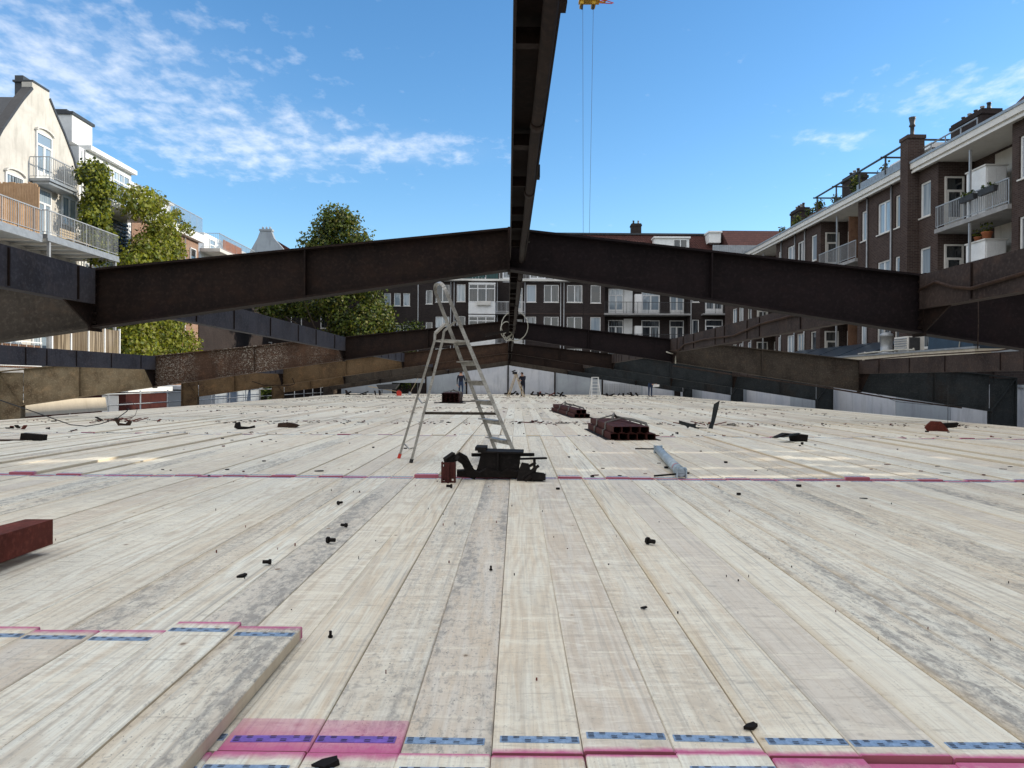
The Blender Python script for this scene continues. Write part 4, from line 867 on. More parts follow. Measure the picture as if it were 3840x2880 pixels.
bl_ = [((-20.9, 43+rg.uniform(-.6, 5.2), z), (1.0, 1.35, 1.0)) for z in [1.5+.42*k for k in range(20)] for _ in (0, 1)]
bl_ += [((-20.8, 43.2, 11.0), (1.1, 1.6, 1.0)), ((-20.8, 44.6, 11.2), (1.1, 1.3, 1.0)), ((-20.8, 46.4, 10.2), (1.0, 1.3, 1.0)), ((-20.9, 47.8, 8.5), (1, 1.4, 1.3)), ((-20.8, 49, 6), (1, 1.5, 1.6)), ((-20.7, 48.6, 3.2), (1.1, 2.4, 1.3)), ((-20.3, 42.5, 2.6), (1, 1.6, 1.2))]
foliage('foliage', T, bl_, 32000, .20, (L_LIGHT, L_GREEN, L_OLIVE), rg, .45, .5)
part('stem', M_BARK, T, lambda m: [m.tube([(-21.2, 43+k*1.5, -4.6), (-21.1, 43.3+k*1.4, 2), (-21, 43+k*1.5, 8)], [.12, .09, .04], 6) for k in range(4)])
T = thing('wall_creeper', 'narrow green creeper between the gable house and the white house', 'climber', (-21.6, 41.4, 7.5))
foliage('foliage', T, [((-21.7+rg.gauss(0, .2), 40.4+rg.gauss(0, .35), 8.2+k*.42), (.75, .95, .6)) for k in range(10)]+[((-21.6, 40.5, 7.7), (.8, 1, .7))], 8000, .18, (L_LIGHT, L_GREEN, L_DARK), rg, .4, .5)
part('stem', M_BARK, T, lambda m: [m.tube([(-22.4, 40.9+k*.3, -4.6), (-22.2, 40.8, 4), (-21.8, 40.4+k*.2, 11.5)], [.07, .06, .03], 6) for k in range(2)])
T = thing('terrace_creeper', 'thin creeper growing over the brick house terrace rail', 'climber', (-22.5, 50, 11))
foliage('foliage', T, [((-22.6, 48.3+k*1.0, 11.9+.4*math.sin(k*2)), (.4, .7, .5)) for k in range(7)], 900, .2, (L_OLIVE, L_GREEN, L_LIGHT), rg, .3, .3)
part('stem', M_BARK, T, lambda m: m.tube([(-22.62, 47.6, 9.5), (-22.6, 49.5, 11.9), (-22.6, 54, 12)], .03, 6))
T = thing('courtyard_bush', 'dark bush in front of the far brick block, right of the tree', 'bush', (-9.6, 71, -4.6))
foliage('foliage', T, [((-9.8+rg.gauss(0, .8), 71+rg.gauss(0, .6), 1+k*.6), (1.2, 1.1, .9)) for k in range(10)], 3600, .24, (L_DARK, L_GREEN, L_DARK), rg, .4); part('stem', M_BARK, T, lambda m: m.tube([(-9.8, 71, -4.6), (-9.8, 71, 4)], [.1, .05], 6))
for (x, y, z, nm) in ((-18, 56, 2.2, 'low dark garden shrub at the left edge, farther'), (-17.5, 50, 1.8, 'low dark garden shrub at the left edge, nearer')):
    T = thing('garden_shrub', nm, 'bush', (x, y, -4.6), 'garden shrubs on the left')
    foliage('foliage', T, [((x+rg.gauss(0, .8), y+rg.gauss(0, 1), z*(.1+.16*k)), (1.3, 1.5, 1)) for k in range(5)], 2000, .22, (L_DARK, L_GREEN, L_DARK), rg, .4); part('stem', M_BARK, T, lambda m: m.tube([(x, y, -4.6), (x, y, .6)], [.1, .05], 6))

# ================================================================ OBJECTS
# ---------------------------------------------------------------- aluminium step ladder
LD = thing('step_ladder', 'tall aluminium step ladder standing open in the middle of the deck', 'ladder', (-.7, 10.3, 0))
def V3(*a): return Vector(a)
fF, fN = V3(-.12, 10.60, .0), V3(.15, 9.92, .0); tF, tN = V3(-.985, 10.46, 2.26), V3(-.825, 10.06, 2.26)
rF, rN = V3(-1.5, 10.62, .0), V3(-1.26, 10.04, .0); kF, kN = V3(-1.0, 10.46, 1.62), V3(-.85, 10.03, 1.62)
aF, aN = fF.lerp(tF, 1.85/2.26)+V3(-.035, .02, 0), fN.lerp(tN, 1.85/2.26)+V3(-.035, -.02, 0)
for a, b in ((fF, tF), (fN, tN)): part('front_rail', ALU, LD, lambda m: m.bar(a, b, .026, .048, (1, 0, .4)))
arc = [tF.lerp(tN, (1-math.cos(PI*k/10))/2)+V3(-.04*math.sin(PI*k/10), 0, .11*math.sin(PI*k/10)) for k in range(11)]
part('handle_loop', ALU, LD, lambda m: [m.bar(p, q, .028, .044, (1, 0, .4)) for p, q in zip(arc, arc[1:])])
for f_, k_, a_ in ((rF, kF, aF), (rN, kN, aN)):
    pts = [f_, k_, k_.lerp(a_, .25)+V3(-.03, 0, .04), a_]
    part('rear_leg', ALU, LD, lambda m: [m.bar(p, q, .05, .03, (1, 0, .3)) for p, q in zip(pts, pts[1:])])
part('foot_cap', M_REDC, LD, lambda m: m.bar(rF+V3(0, 0, .001), rF.lerp(kF, .04), .062, .042, (1, 0, .3)))
part('foot_cap', M_RUBBER, LD, lambda m: m.bar(rN+V3(0, 0, .001), rN.lerp(kN, .03), .062, .042, (1, 0, .3)))
for z in (.30, .555, .81, 1.07, 1.33):
    p, q = fF.lerp(tF, z/2.26), fN.lerp(tN, z/2.26); w_ = (q-p).normalized()*.02
    part('tread', ALU, LD, lambda m: (m.bar(p+w_+V3(-.03, 0, 0), q-w_+V3(-.03, 0, 0), .11, .014), m.bar(p+w_+V3(.018, 0, -.028), q-w_+V3(.018, 0, -.028), .012, .06)))
p, q = fF.lerp(tF, 1.6/2.26), fN.lerp(tN, 1.6/2.26)
part('platform', ALU, LD, lambda m: (m.prism([kF+V3(.0, -.02, -.02), kN+V3(0, .02, -.02), q+V3(.02, .02, -.02), p+V3(.02, -.02, -.02)], (0, 0, .018)), m.bar(p+V3(.03, -.01, -.02), q+V3(.03, .01, -.02), .012, .05)))
part('spreader_bar', R_GREY, LD, lambda m: m.bar(rN.lerp(kN, .40)+V3(0, .03, 0), fN.lerp(tN, .287)+V3(-.02, .03, 0), .012, .035))
for t_ in (.13, .52):
    A, B = rF.lerp(kF, t_), rN.lerp(kN, t_*.95); part('brace', ALU, LD, lambda m: m.tube([A, A.lerp(B, .5)+V3(0, 0, -.05), B], .009, 6))

# ---------------------------------------------------------------- scrap steel in the foreground
CP = thing('channel_bracket', 'dark red steel channel bracket with pale bolt holes, left of the scrap heap', 'bracket', (-.62, 8.09, 0))
def brk(m):
    m.grid_wall(-.075, .075, .0, .215, [(-.058, -.036, .02, .042), (.036, .058, .02, .042), (-.058, -.036, .17, .192)], .012)
    m.box(-.012, .012, -.0, .03, .0, .215); m.box(-.075, -.062, -.09, -.013, .0, .215); m.box(.062, .075, -.09, -.013, .0, .215); m.box(-.058, -.036, -.1, -.04, .02, .042, 1)
part('web', R_REDD, CP, brk, Matrix.Translation((-.62, 8.06, .002)) @ Matrix.Rotation(.0, 4, 'Z') @ frame((0, 0, 0), (1, 0, 0), (0, -1, 0)))
rs = random.Random(9)
def scrap_plate(name, label, loc, rz, pts, th, mat=R_BLACK, tiltx=0, tilty=0, extra=None, group=None):
    # bent plate: outline in local XZ, folded by per-point offsets
    T = thing(name, label, 'scrap', loc, group); M_ = Matrix.Translation(loc) @ Matrix.Rotation(rz, 4, 'Z') @ Matrix.Rotation(tiltx, 4, 'X') @ Matrix.Rotation(tilty, 4, 'Y')
    part('plate', mat, T, lambda m: m.prism([(a, 0, b) for a, b in pts], (0, th, 0)), M_)
    if extra:
        for nm, fn, mt in extra: part(nm, mt, T, fn, M_)
    return T
def ragged(L, h, n, rg_, j=.3):
    t = [(L*k/n, h*(1-j*rg_.random())) for k in range(n+1)]; b = [(L*k/n, h*.25*j*rg_.random()) for k in range(n, -1, -1)]
    return t+b
scrap_plate('cut_beam_stub', 'large black cut off steel beam stub in the centre of the scrap heap', (-.36, 8.42, .02), -.03, [(0, .02), (.06, .0), (.46, .0), (.48, .03), (.5, .27), (.07, .29), (.04, .15)], .26, R_BLACK, 0, .02,
            [('flange', lambda m: (m.box(.03, .53, -.06, .32, .272, .29), m.box(.0, .12, -.05, .28, .292, .33)), R_BLACK), ('rib', lambda m: m.box(.24, .26, -.05, -.002, .01, .27), R_BLACK)])
scrap_plate('torn_strap', 'twisted rusty steel strap leaning over the left of the scrap heap', (-.68, 8.25, .15), .25, [(0, .05), (.05, .02), (.16, .09), (.28, -.1), (.36, -.12), (.37, -.06), (.24, .13), (.15, .17), (.08, .1), (.02, .1)], .035, R_BLACK, .2, .1,
            [('clamp', lambda m: (m.bar((.12, -.03, .12), (.30, .05, .0), .06, .05), m.bar((.0, .0, .07), (.1, .06, .13), .05, .05), m.bar((.02, .02, .06), (.03, .03, -.13), .05, .04)), R_BLACK)])
scrap_plate('flat_offcut', 'thin dark flat steel offcut lying along the scrap heap', (-.55, 8.35, .02), .0, ragged(.72, .10, 9, rs, .5), .05, R_BLACK, .3, 0)
for nm, a, b, w_ in (('upper flat bar resting on the scrap heap, pointing right', (-.4, 8.60, .245), (.30, 8.78, .235), .035), ('lower thin flat bar behind the scrap heap, pointing right', (.10, 8.62, .20), (.44, 8.74, .20), .02)):
    T = thing('flat_bar', nm, 'steel bar', a, 'flat bars on the scrap heap'); part('bar', R_BLACK, T, lambda m: m.bar(a, b, .05, w_)); part('stub', R_BLACK, T, lambda m: m.bar(Vector(a).lerp(Vector(b), .6)-V3(0, 0, .22 if w_ > .03 else .18), Vector(a).lerp(Vector(b), .6), .03, .03))
scrap_plate('torn_offcut', 'ragged torn steel offcut at the right end of the scrap heap', (.10, 8.25, .0), -.1, [(0, .0), (.28, .0), (.29, .09), (.2, .10), (.22, .17), (.14, .12), (.12, .19), (.05, .2), (.02, .12)], .10, R_BLACK, -.1, 0,
            [('tube_end', lambda m: m.box(.17, .31, -.06, .02, .015, .085), R_BLACK), ('shard', lambda m: (m.bar((.05, -.02, .03), (.24, -.09, .17), .012, .03), m.bar((.02, .0, .1), (.2, .05, .2), .015, .03), m.bar((.1, -.06, .01), (.16, -.12, .06), .02, .03)), R_BLACK)])
scrap_plate('upright_offcut', 'tall dark steel offcut standing upright right of the channel bundle', (4.58, 17.56, .0), -.1, [(0, 0), (.10, .0), (.16, .2), (.22, .45), (.26, .66), (.13, .58), (.10, .4), (.07, .2)], .02, R_SLATE, 0, 0,
            [('arm', lambda m: m.prism([(-.02, 0, .0), (-.02, 0, .03), (-.3, 0, .05), (-.3, .0, .02)], (0, .05, 0)), R_SLATE), ('lug', lambda m: m.prism([(-.28, -.05, .02), (-.28, -.05, .10), (-.66, -.05, .20), (-.66, -.05, .12), (-.5, -.05, .07), (-.46, -.05, .02), (-.42, -.05, .06)], (0, .03, 0)), R_SLATE)])
scrap_plate('bent_offcut', 'bent dark steel offcut on the right, below the second frame', (4.85, 13.85, .0), .15, [(0, .07), (.12, .10), (.32, .13), (.36, .0), (.60, .0), (.62, .13), (.34, .15), (.2, .16), (.05, .1)], .18, R_BLACK, 0, 0, [('curl', lambda m: m.prism([(.08, -.1, .09), (.34, -.1, .13), (.42, -.1, .17), (.3, -.1, .16)], (0, .09, 0)), R_SLATE)])
scrap_plate('folded_gusset', 'rusty red folded gusset plate near the right hand column', (9.35, 17.2, .0), .1, [(.0, .08), (.08, .0), (.6, .0), (.5, .10), (.36, .23), (.12, .24), (.02, .14)], .03, R_RED, .25, 0, [('brace', lambda m: m.prism([(.35, .1, .02), (.95, .25, .02), (.98, .25, .12), (.45, .1, .15)], (0, .06, 0)), R_BLACK)])
scrap_plate('angle_offcut', 'dark angle offcut on a rust plate at the left edge', (-8.35, 13.2, .0), .05, [(0, .02), (.38, .0), (.39, .10), (.02, .13)], .14, R_BLACK, 0, 0, [('base', lambda m: m.box(-.6, .12, -.1, .1, .002, .02), R_BROWN), ('nib', lambda m: m.box(.14, .2, -.04, .0, .0, .03), R_BLACK)])
scrap_plate('curled_offcut', 'curled rusty offcut lying on the deck left of the ladder', (-5.15, 17.2, .0), .1, [(0, .02), (.1, .0), (.4, .0), (.47, .05), (.36, .09), (.24, .11), (.02, .10)], .2, R_BROWN, 0, 0)
scrap_plate('hook_offcut', 'dark hook shaped offcut far left of the ladder', (-5.9, 16.6, .0), 0, [(0, .04), (.03, .14), (.1, .16), (.12, .06), (.3, .05), (.42, .08), (.43, .03), (.2, .0), (.08, .0)], .1, R_BLACK, 0, 0)
scrap_plate('curved_offcut', 'curved dark offcut with two upright ends on the left', (-9.0, 17.6, .0), .2, [(0, .16), (.05, .19), (.12, .12), (.1, .06), (.25, .04), (.32, .11), (.38, .1), (.34, .0), (.1, .0)], .08, R_BROWN, 0, 0)
T = thing('bent_wire', 'thin bent wire curling up from the curved offcut on the left', 'wire', (-8.8, 17.6, .1)); part('wire', M_CABLE, T, lambda m: m.tube([(-8.68, 17.6, .10), (-8.5, 17.6, .25), (-8.45, 17.6, .42), (-8.6, 17.6, .55), (-8.85, 17.6, .5)], .006, 5))
T = thing('hanging_cable', 'long black cable sagging from the left purlin down to the deck', 'cable', (-9.5, 17.2, 0))
part('cable', M_CABLE, T, lambda m: m.tube([(-8.9, 10.0, 1.52), (-9.0, 11.5, 1.25), (-9.15, 13.2, .85), (-9.3, 15.0, .45), (-9.46, 16.7, .07), (-9.40, 17.2, .012), (-9.2, 17.4, .05), (-8.9, 17.6, .18), (-8.7, 17.6, .33), (-8.65, 17.6, .40)], .011, 6))
part('hanger', M_CABLE, T, lambda m: m.tube([(-8.9, 10.0, 1.52), (-9.59, 9.4, 1.72)], .011, 6))

# ---------------------------------------------------------------- red oxide steel
RB = thing('red_steel_beam', 'red oxide painted steel hollow beam entering from the left foreground', 'steel beam', (-2.9, 4, 0))
part('side', R_RED, RB, lambda m: m.box(-2.80, -2.792, -1.5, 4.74, .052, .205)); part('top', R_RED, RB, lambda m: m.prism([(-2.80, -1.5, .197), (-2.80, 4.74, .197), (-2.96, 4.74, .197), (-2.99, 4.4, .197), (-3.4, 4.3, .197), (-3.4, -1.5, .197)], (0, 0, .008)))
part('base', R_RED, RB, lambda m: m.box(-2.98, -2.801, -1.5, 4.74, .052, .06)); part('end_cap', R_RED, RB, lambda m: m.box(-2.97, -2.801, 4.73, 4.738, .061, .196))
def channels(name, label, loc, rz, rows, L, w, h, strap=True, group=None):
    T = thing(name, label, 'steel channels', loc, group); M_ = Matrix.Translation(loc) @ Matrix.Rotation(rz, 4, 'Z'); z = .012
    for n, off in rows:
        for k in range(n):
            x = off+k*(w+.006); jy = rs.uniform(-.04, .04)
            def ch(m): # lipped channel, open underneath at the end
                m.box(x, x+w, jy, L+jy, z+h-.006, z+h); m.box(x, x+.006, jy, L+jy, z, z+h-.006); m.box(x+w-.006, x+w, jy, L+jy, z, z+h-.006)
                m.box(x+.006, x+w*.3, jy, L+jy, z, z+.006); m.box(x+w*.7, x+w-.006, jy, L+jy, z, z+.006)
            part('channel', R_REDM, T, ch, M_)
        z += h+.012
    part('skid', R_BLACK, T, lambda m: m.box(rows[0][1]-.09, rows[0][1]+rows[0][0]*(w+.006)+.1, .0, L, .0, .011), M_)
    if strap:
        W0, W1 = rows[0][1]-.012, rows[0][1]+rows[0][0]*(w+.006)+.012; a, b = rows[-1][1]-.01, rows[-1][1]+rows[-1][0]*(w+.006)+.01
        for yy in (L*.25, L*.62):
            part('strap', M_STRAP, T, lambda m: m.tube([(W0-.01, yy, .02), (W0-.012, yy, h+.02), (a-.01, yy+.05, h+.04), (a, yy+.1, z+.012), ((a+b)/2, yy+.2, z+.10), (b, yy+.1, z+.016), (b+.02, yy-.1, h+.05), (W1+.02, yy-.1, .03)], .017, 6), M_)
        part('sling', M_STRAP, T, lambda m: m.tube([((a+b)/2-.1, L*.5, z+.03), ((a+b)/2, L*.62, z+.13), ((a+b)/2+.1, L*.7, z+.05), (b-.1, L*.35, z+.06), (b+.02, L*.15, z+.02), (b+.03, L*.1, z-.08)], .028, 6), M_)
    return T
channels('channel_bundle', 'strapped bundle of red oxide steel channels, the larger one right of centre', (1.86, 14.05, .0), .02, [(5, .02), (4, .07)], 3.3, .16, .115)
channels('channel_bundle', 'smaller low bundle of red oxide channels behind the larger strapped bundle', (1.95, 22.6, .0), .06, [(3, 0), (2, .06)], 5.8, .15, .11)
channels('channel_stack', 'tall stack of red oxide channels seen behind the ladder', (-3.2, 37.2, .0), .0, [(4, 0)]*5, 3.2, .2, .085)
T = thing('steel_strip', 'black steel strips lying beside the tall channel stack', 'steel strip', (-3.4, 36.6, 0)); part('strip', R_BLACK, T, lambda m: m.box(-3.5, -2.0, 36.5, 36.7, .0, .05)); part('strip', R_BLACK, T, lambda m: m.box(-2.6, -1.4, 39.8, 39.95, .0, .05))

# ---------------------------------------------------------------- shoring prop
PR = thing('shoring_prop', 'blue grey steel shoring prop lying on the deck right of centre', 'prop', (2.1, 10, 0))
pa, pb = V3(1.93, 8.5, .062), V3(2.27, 11.6, .062); dr = (pb-pa).normalized(); sd_ = dr.cross(V3(0, 0, 1))
part('outer_tube', M_PROP, PR, lambda m: m.tube([pa+dr*.35, pb-dr*.06], .057, 14)); part('inner_tube', M_PROP, PR, lambda m: m.tube([pa+dr*.05, pa+dr*.35], .045, 12))
part('collar', M_PROP, PR, lambda m: m.tube([pa+dr*.30, pa+dr*.47], .0615, 14)); part('red_band', M_REDC, PR, lambda m: m.tube([pa+dr*.50, pa+dr*.53], .058, 14))
part('end_fork', M_PROP, PR, lambda m: (m.bar(pa-dr*.02+sd_*.05, pa+dr*.13+sd_*.05, .012, .11), m.bar(pa-dr*.02-sd_*.05, pa+dr*.13-sd_*.05, .012, .11), m.bar(pa+dr*.11-sd_*.06, pa+dr*.13+sd_*.06, .02, .11)))
part('end_fork', M_PROP, PR, lambda m: (m.bar(pb-dr*.1+sd_*.055, pb+dr*.06+sd_*.055, .012, .115), m.bar(pb-dr*.1-sd_*.055, pb+dr*.06-sd_*.055, .012, .115), m.bar(pb-dr*.08-sd_*.06, pb-dr*.06+sd_*.06, .02, .115)))
part('pin', R_BLACK, PR, lambda m: m.tube([pa+dr*.06-sd_*.3+V3(0, 0, -.04), pa+dr*.06+sd_*.09], .011, 6)); part('pin', R_BLACK, PR, lambda m: m.tube([pb-sd_*.34+V3(0, 0, .0), pb+sd_*.09], .011, 6))

# ---------------------------------------------------------------- loose bolts, nuts and chips
def shared(fn, name, mat):
    m = MB(); fn(m); me = bpy.data.meshes.new(name); me.from_pydata(m.v, [], m.f); me.materials.append(mat)
    for i, p in enumerate(me.polygons): p.use_smooth = m.sm[i]
    return me
hexa = lambda r, z0, z1, m: m.tube([(0, 0, z0), (0, 0, z1)], r, 6, smooth=False)
ME_HEAD = shared(lambda m: hexa(.019, 0, .014, m), 'head', R_BLACK); ME_SHK = shared(lambda m: m.tube([(0, 0, .0141), (0, 0, .05)], .0115, 8), 'shank', R_BLACK)
def nutm(m):
    P = [(.019*math.cos(PI*k/3), .019*math.sin(PI*k/3)) for k in range(6)]; Q = [(.0105*math.cos(PI*k/3), .0105*math.sin(PI*k/3)) for k in range(6)]
    for k in range(6):
        j = (k+1) % 6; m.add([(*P[k], 0), (*P[j], 0), (*Q[j], 0), (*Q[k], 0), (*P[k], .016), (*P[j], .016), (*Q[j], .016), (*Q[k], .016)], [(0, 3, 2, 1), (4, 5, 6, 7), (0, 1, 5, 4), (2, 3, 7, 6)])
ME_NUT = shared(nutm, 'nut', R_BLACK)
BOLTS = [(-.55, 7.65, 'just in front of the scrap heap bracket', 1.1), (-1.45, 6.58, 'farthest of the left scatter', .9), (-1.16, 5.57, 'in the left scatter, second farthest', .9), (-1.18, 5.04, 'in the left scatter, middle one', 1.1), (-1.36, 4.44, 'in the left scatter, second nearest', .9),
         (.92, 5.06, 'alone on the right of the centre planks', 1.2), (-.09, 4.33, 'standing upright near the centre joint', .5), (-.73, 3.19, 'standing upright on the near left planks', .5), (-9.62, 16.2, 'beside the sagging cable on the left', 1.2), (5.1, 13.3, 'in front of the bent offcut on the right', 1.2), (3.5, 15.8, 'among the bolts right of the prop', 1.2), (9.1, 16.7, 'by the folded gusset', 1.3)]
for i, (x, y, nm, s) in enumerate(BOLTS):
    T = thing('bolt', f'rusty hex bolt lying on the deck, {nm}' if 'upright' not in nm else f'rusty hex bolt {nm}', 'bolt', (x, y, .0), 'loose bolts on the deck')
    up = 'upright' in nm; T.location.z = .004 if up else .0195*s+.003; s *= 1.05; T.scale = (s, s, s); T.rotation_euler = (0, 0 if up else 1.55, rs.uniform(-1, 1)+(0 if i % 2 else 3))
    link('head', ME_HEAD, T); link('shank', ME_SHK, T)
NUTS = [(.86, 10.79), (1.97, 9.53), (-2.13, 12.2), (-4.78, 13.36), (1.16, 9.34), (.95, 8.61), (1.26, 8.62), (-7.9, 13.9), (-7.9, 16.2), (-9.8, 16.4), (-8.9, 15.9), (4.95, 13.0), (5.25, 13.1), (3.2, 15.9), (3.35, 15.6), (3.9, 14.0), (9.6, 16.7), (2.9, 10.2), (1.3, 11.6), (.5, 7.6), (2.2, 7.3), (3.0, 7.9)]
for x, y in NUTS:
    o = link('nut', ME_NUT); o.location = (x, y, .004); o.rotation_euler.z = rs.uniform(0, 3); s = rs.uniform(1., 1.4); o.scale = (s, s, s); tag(o, 'small rusty hex nut lying loose on the deck planks', 'nut', 'loose nuts on the deck')
def chipm(sd0):
    r_ = random.Random(sd0); n = 7
    return shared(lambda m: m.prism([(.06*(.5+.7*r_.random())*math.cos(2*PI*k/n), .022*(.5+.8*r_.random())*math.sin(2*PI*k/n), 0) for k in range(n)], (r_.uniform(-.006, .006), 0, .012)), 'chip', R_BLACK if sd0 % 3 else R_RED)
CHM = [chipm(k) for k in range(6)]
CHIPS = [(5.0, 10.1), (5.25, 10.0), (5.55, 9.9), (4.5, 9.5), (4.7, 9.7), (5.2, 9.1), (5.6, 9.0), (5.9, 9.2), (6.2, 9.6), (6.35, 9.3), (6.0, 8.9), (4.75, 8.9), (6.3, 8.2), (5.0, 7.4), (4.65, 8.95), (5.85, 9.7), (2.0, 10.1), (-2.2, 9.0), (1.0, 8.75), (-4.2, 12.6), (-8.8, 15.5), (-8.2, 16.8), (4.3, 16.4), (3.3, 7.1), (5.3, 7.2), (6.5, 9.9)]
for k, (x, y) in enumerate(CHIPS):
    o = link('steel_chip', CHM[k % 6]); o.location = (x, y, .004); o.rotation_euler.z = rs.uniform(-.6, .6); s = rs.uniform(.5, 1.0); o.scale = (s, s, s); tag(o, 'small dark steel chip lying loose on the deck planks', 'chip', 'loose steel chips on the deck')
for x, y, rz, nm, s in ((.76, 2.37, .5, 'small dark stone chip beside a nail plate in the near right', .5), (-1.43, 4.17, .9, 'small dark splinter in the near left scatter', .6), (.65, 3.62, .3, 'tiny dark chip on the near right of centre planks', .35), (-.49, 2.12, .4, 'small black shard by the nail plates at the bottom edge', .8)):
    o = link('shard', CHM[1]); o.location = (x, y, .004); o.rotation_euler = (0, -.15, rz); o.scale = (s, s*1.6, s*1.6); tag(o, nm, 'chip')
fl = MB(); rf = random.Random(12)
def flake(x, y, s):
    n = rf.choice((4, 5, 6)); a0 = rf.uniform(0, 6)
    fl.prism([(x+s*1.5*rf.uniform(.5, 1)*math.cos(a0+2*PI*k/n), y+s*rf.uniform(.5, 1)*math.sin(a0+2*PI*k/n), .004) for k in range(n)], (0, 0, rf.uniform(.004, .02)), rf.choice((0, 0, 1)))
for yb, w_, n, x0, x1 in ((19.6, 1.0, 520, -12, 12), (15.4, .4, 110, -9, 11), (26, 2.5, 200, -11, 11), (30.4, .9, 260, -12, 12), (41, 3, 260, -12, 12), (50, 2.2, 420, -12, 12), (57, 2.5, 520, -12, 12), (12.5, 1.6, 22, -8, 8), (9, 1, 14, -5, 6)):
    for _ in range(n): flake(rf.uniform(x0, x1), rf.gauss(yb, w_*.5), rf.uniform(.006, .02)*(1+yb/26)*(2.2 if rf.random() < .08 else 1))
for _ in range(70): flake(rf.uniform(-3, 3.4), rf.uniform(2.6, 8.2), rf.uniform(.0012, .004))
tag(fl.build('rust_flakes', [R_BLACK, R_RED], None), 'countless dark rust flakes and bolt debris scattered over the deck', 'debris', None, 'stuff')
for i, (x, y, nm) in enumerate(((-10.6, 16.2, 'heap of reddish flakes near the left deck edge'), (-9.6, 19.5, 'long heap of rust flakes by the left purlin'), (.3, 19.5, 'small dark heap of flakes behind the ladder'), (5.1, 19.2, 'thin heap of rust flakes right of the channel bundles'), (3.9, 55, 'dark heap of scrap before the end wall, right of the post'), (1.2, 60, 'dark long heap of scrap at the foot of the end wall'), (8.4, 59, 'small dark heap at the end wall, by the grating'), (-10.5, 56, 'dark heap of scrap beside the wheelbarrow'))):
    T = thing('scrap_heap', nm, 'scrap heap', (x, y, 0), 'small heaps on the deck'); big_ = y > 40
    for _ in range(9):
        a = V3(x+rf.gauss(0, .45 if not big_ else .7), y+rf.gauss(0, .25), .02); d = V3(rf.gauss(0, .22), rf.gauss(0, .12), rf.uniform(.0, .08 if not big_ else .22))*(1 if not big_ else 1.6)
        part('piece', R_RED if rf.random() < (.6 if not big_ else .15) else R_BLACK, T, lambda m: m.bar(a, a+d, .07 if not big_ else .13, .02 if not big_ else .08))

# ---------------------------------------------------------------- conduits and cables on the steel
for nm, pts, r_, mt in (
    ('brown conduit snaking along the right inner purlin in front of the nearest frame', [(4.40, 8.2, 2.08), (4.40, 7.9, 2.12), (4.40, 7.6, 2.03), (4.40, 7.3, 1.98), (4.41, 6.6, 2.02), (4.41, 5.5, 2.06), (4.41, 4, 2.06)], .018, R_BROWN),
    ('brown conduit on the right inner purlin between the first two frames', [(4.40, 20.9, 1.93), (4.40, 19.9, 1.90), (4.40, 19.2, 2.02), (4.40, 17.2, 2.04), (4.40, 15, 1.99), (4.40, 13.4, 2.1), (4.40, 11.5, 2.12), (4.40, 9, 2.12)], .02, R_BROWN),
    ('pale conduit running along the foot of the second right rafter', [(4.5, 20.95, 1.52), (6.5, 20.95, 1.24), (8.5, 20.95, .98), (10.5, 20.95, .66), (12.4, 20.95, .42)], .022, R_RIGHT),
    ('thin dark cable lying on the far right purlin', [(9.58, 20.6, 1.70), (9.58, 18, 1.74), (9.57, 15, 1.73), (9.57, 13.5, 1.80), (9.57, 12.5, 1.72), (9.57, 10, 1.73)], .014, R_BROWN),
    ('drop conduit below the right inner joint of the second frame', [(4.30, 20.92, 1.90), (4.42, 20.92, 1.86), (4.55, 20.92, 1.84), (4.56, 20.92, 1.58)], .018, M_CABLEW),
    ('conduit on the outer left rafter of the third frame', [(-9.2, 32.85, 1.16), (-9.1, 32.85, .9), (-9.3, 32.85, .84), (-10.4, 32.85, .84), (-10.9, 32.85, 1.0)], .016, R_BLACK),
    ('thin wire hanging below the right rafter of the nearest frame', [(5.05, 8.25, 2.02), (5.05, 8.24, 1.72), (5.05, 8.25, 1.45)], .006, R_RIGHT),
    ('thin wire hanging to the deck near the folded gusset', [(10.1, 17.6, 1.05), (10.1, 17.6, .5), (10.1, 17.6, .02)], .005, M_CABLE),
    ('loose wire drooping below the second right rafter', [(10.0, 20.9, .80), (10.6, 20.9, .58), (11.4, 20.9, .5), (12.0, 20.9, .5), (12.5, 20.9, .55)], .006, M_CABLE)):
    T = thing('conduit', nm, 'pipe' if r_ > .01 else 'wire', pts[0]); part('run', mt, T, lambda m: m.tube(pts, r_, 7))
CL = thing('cable_loop', 'loops of pale cable hung around the ridge at the second frame', 'cable', (.1, 20.6, 2.3))
for cx, cz, rx_, rz_, y in ((.17, 2.56, .36, .40, 20.75), (-.05, 2.45, .16, .22, 20.7), (.0, 2.28, .13, .12, 20.65)):
    part('loop', M_CABLEW, CL, lambda m: m.tube([(cx+rx_*math.cos(2*PI*k/24+.4), y+.03*math.sin(k), cz+rz_*math.sin(2*PI*k/24+.4)) for k in range(25)], .012, 6))
part('knot', M_CABLEW, CL, lambda m: [m.bar((-.05+.04*k, 20.6, 2.22+.05*math.sin(k*2)), (.10-.03*k, 20.65, 2.34-.05*k), .025, .025) for k in range(4)])
T = thing('ridge_clamp', 'dark clamp bar across the ridge before the second frame', 'clamp', (0, 20, 2.3)); part('bar', R_BLACK, T, lambda m: m.bar((-.62, 20.4, 2.28), (.02, 20.4, 2.42), .05, .07)); part('jaw', R_BLACK, T, lambda m: m.box(-.06, .01, 20.36, 20.44, 2.34, 2.5))

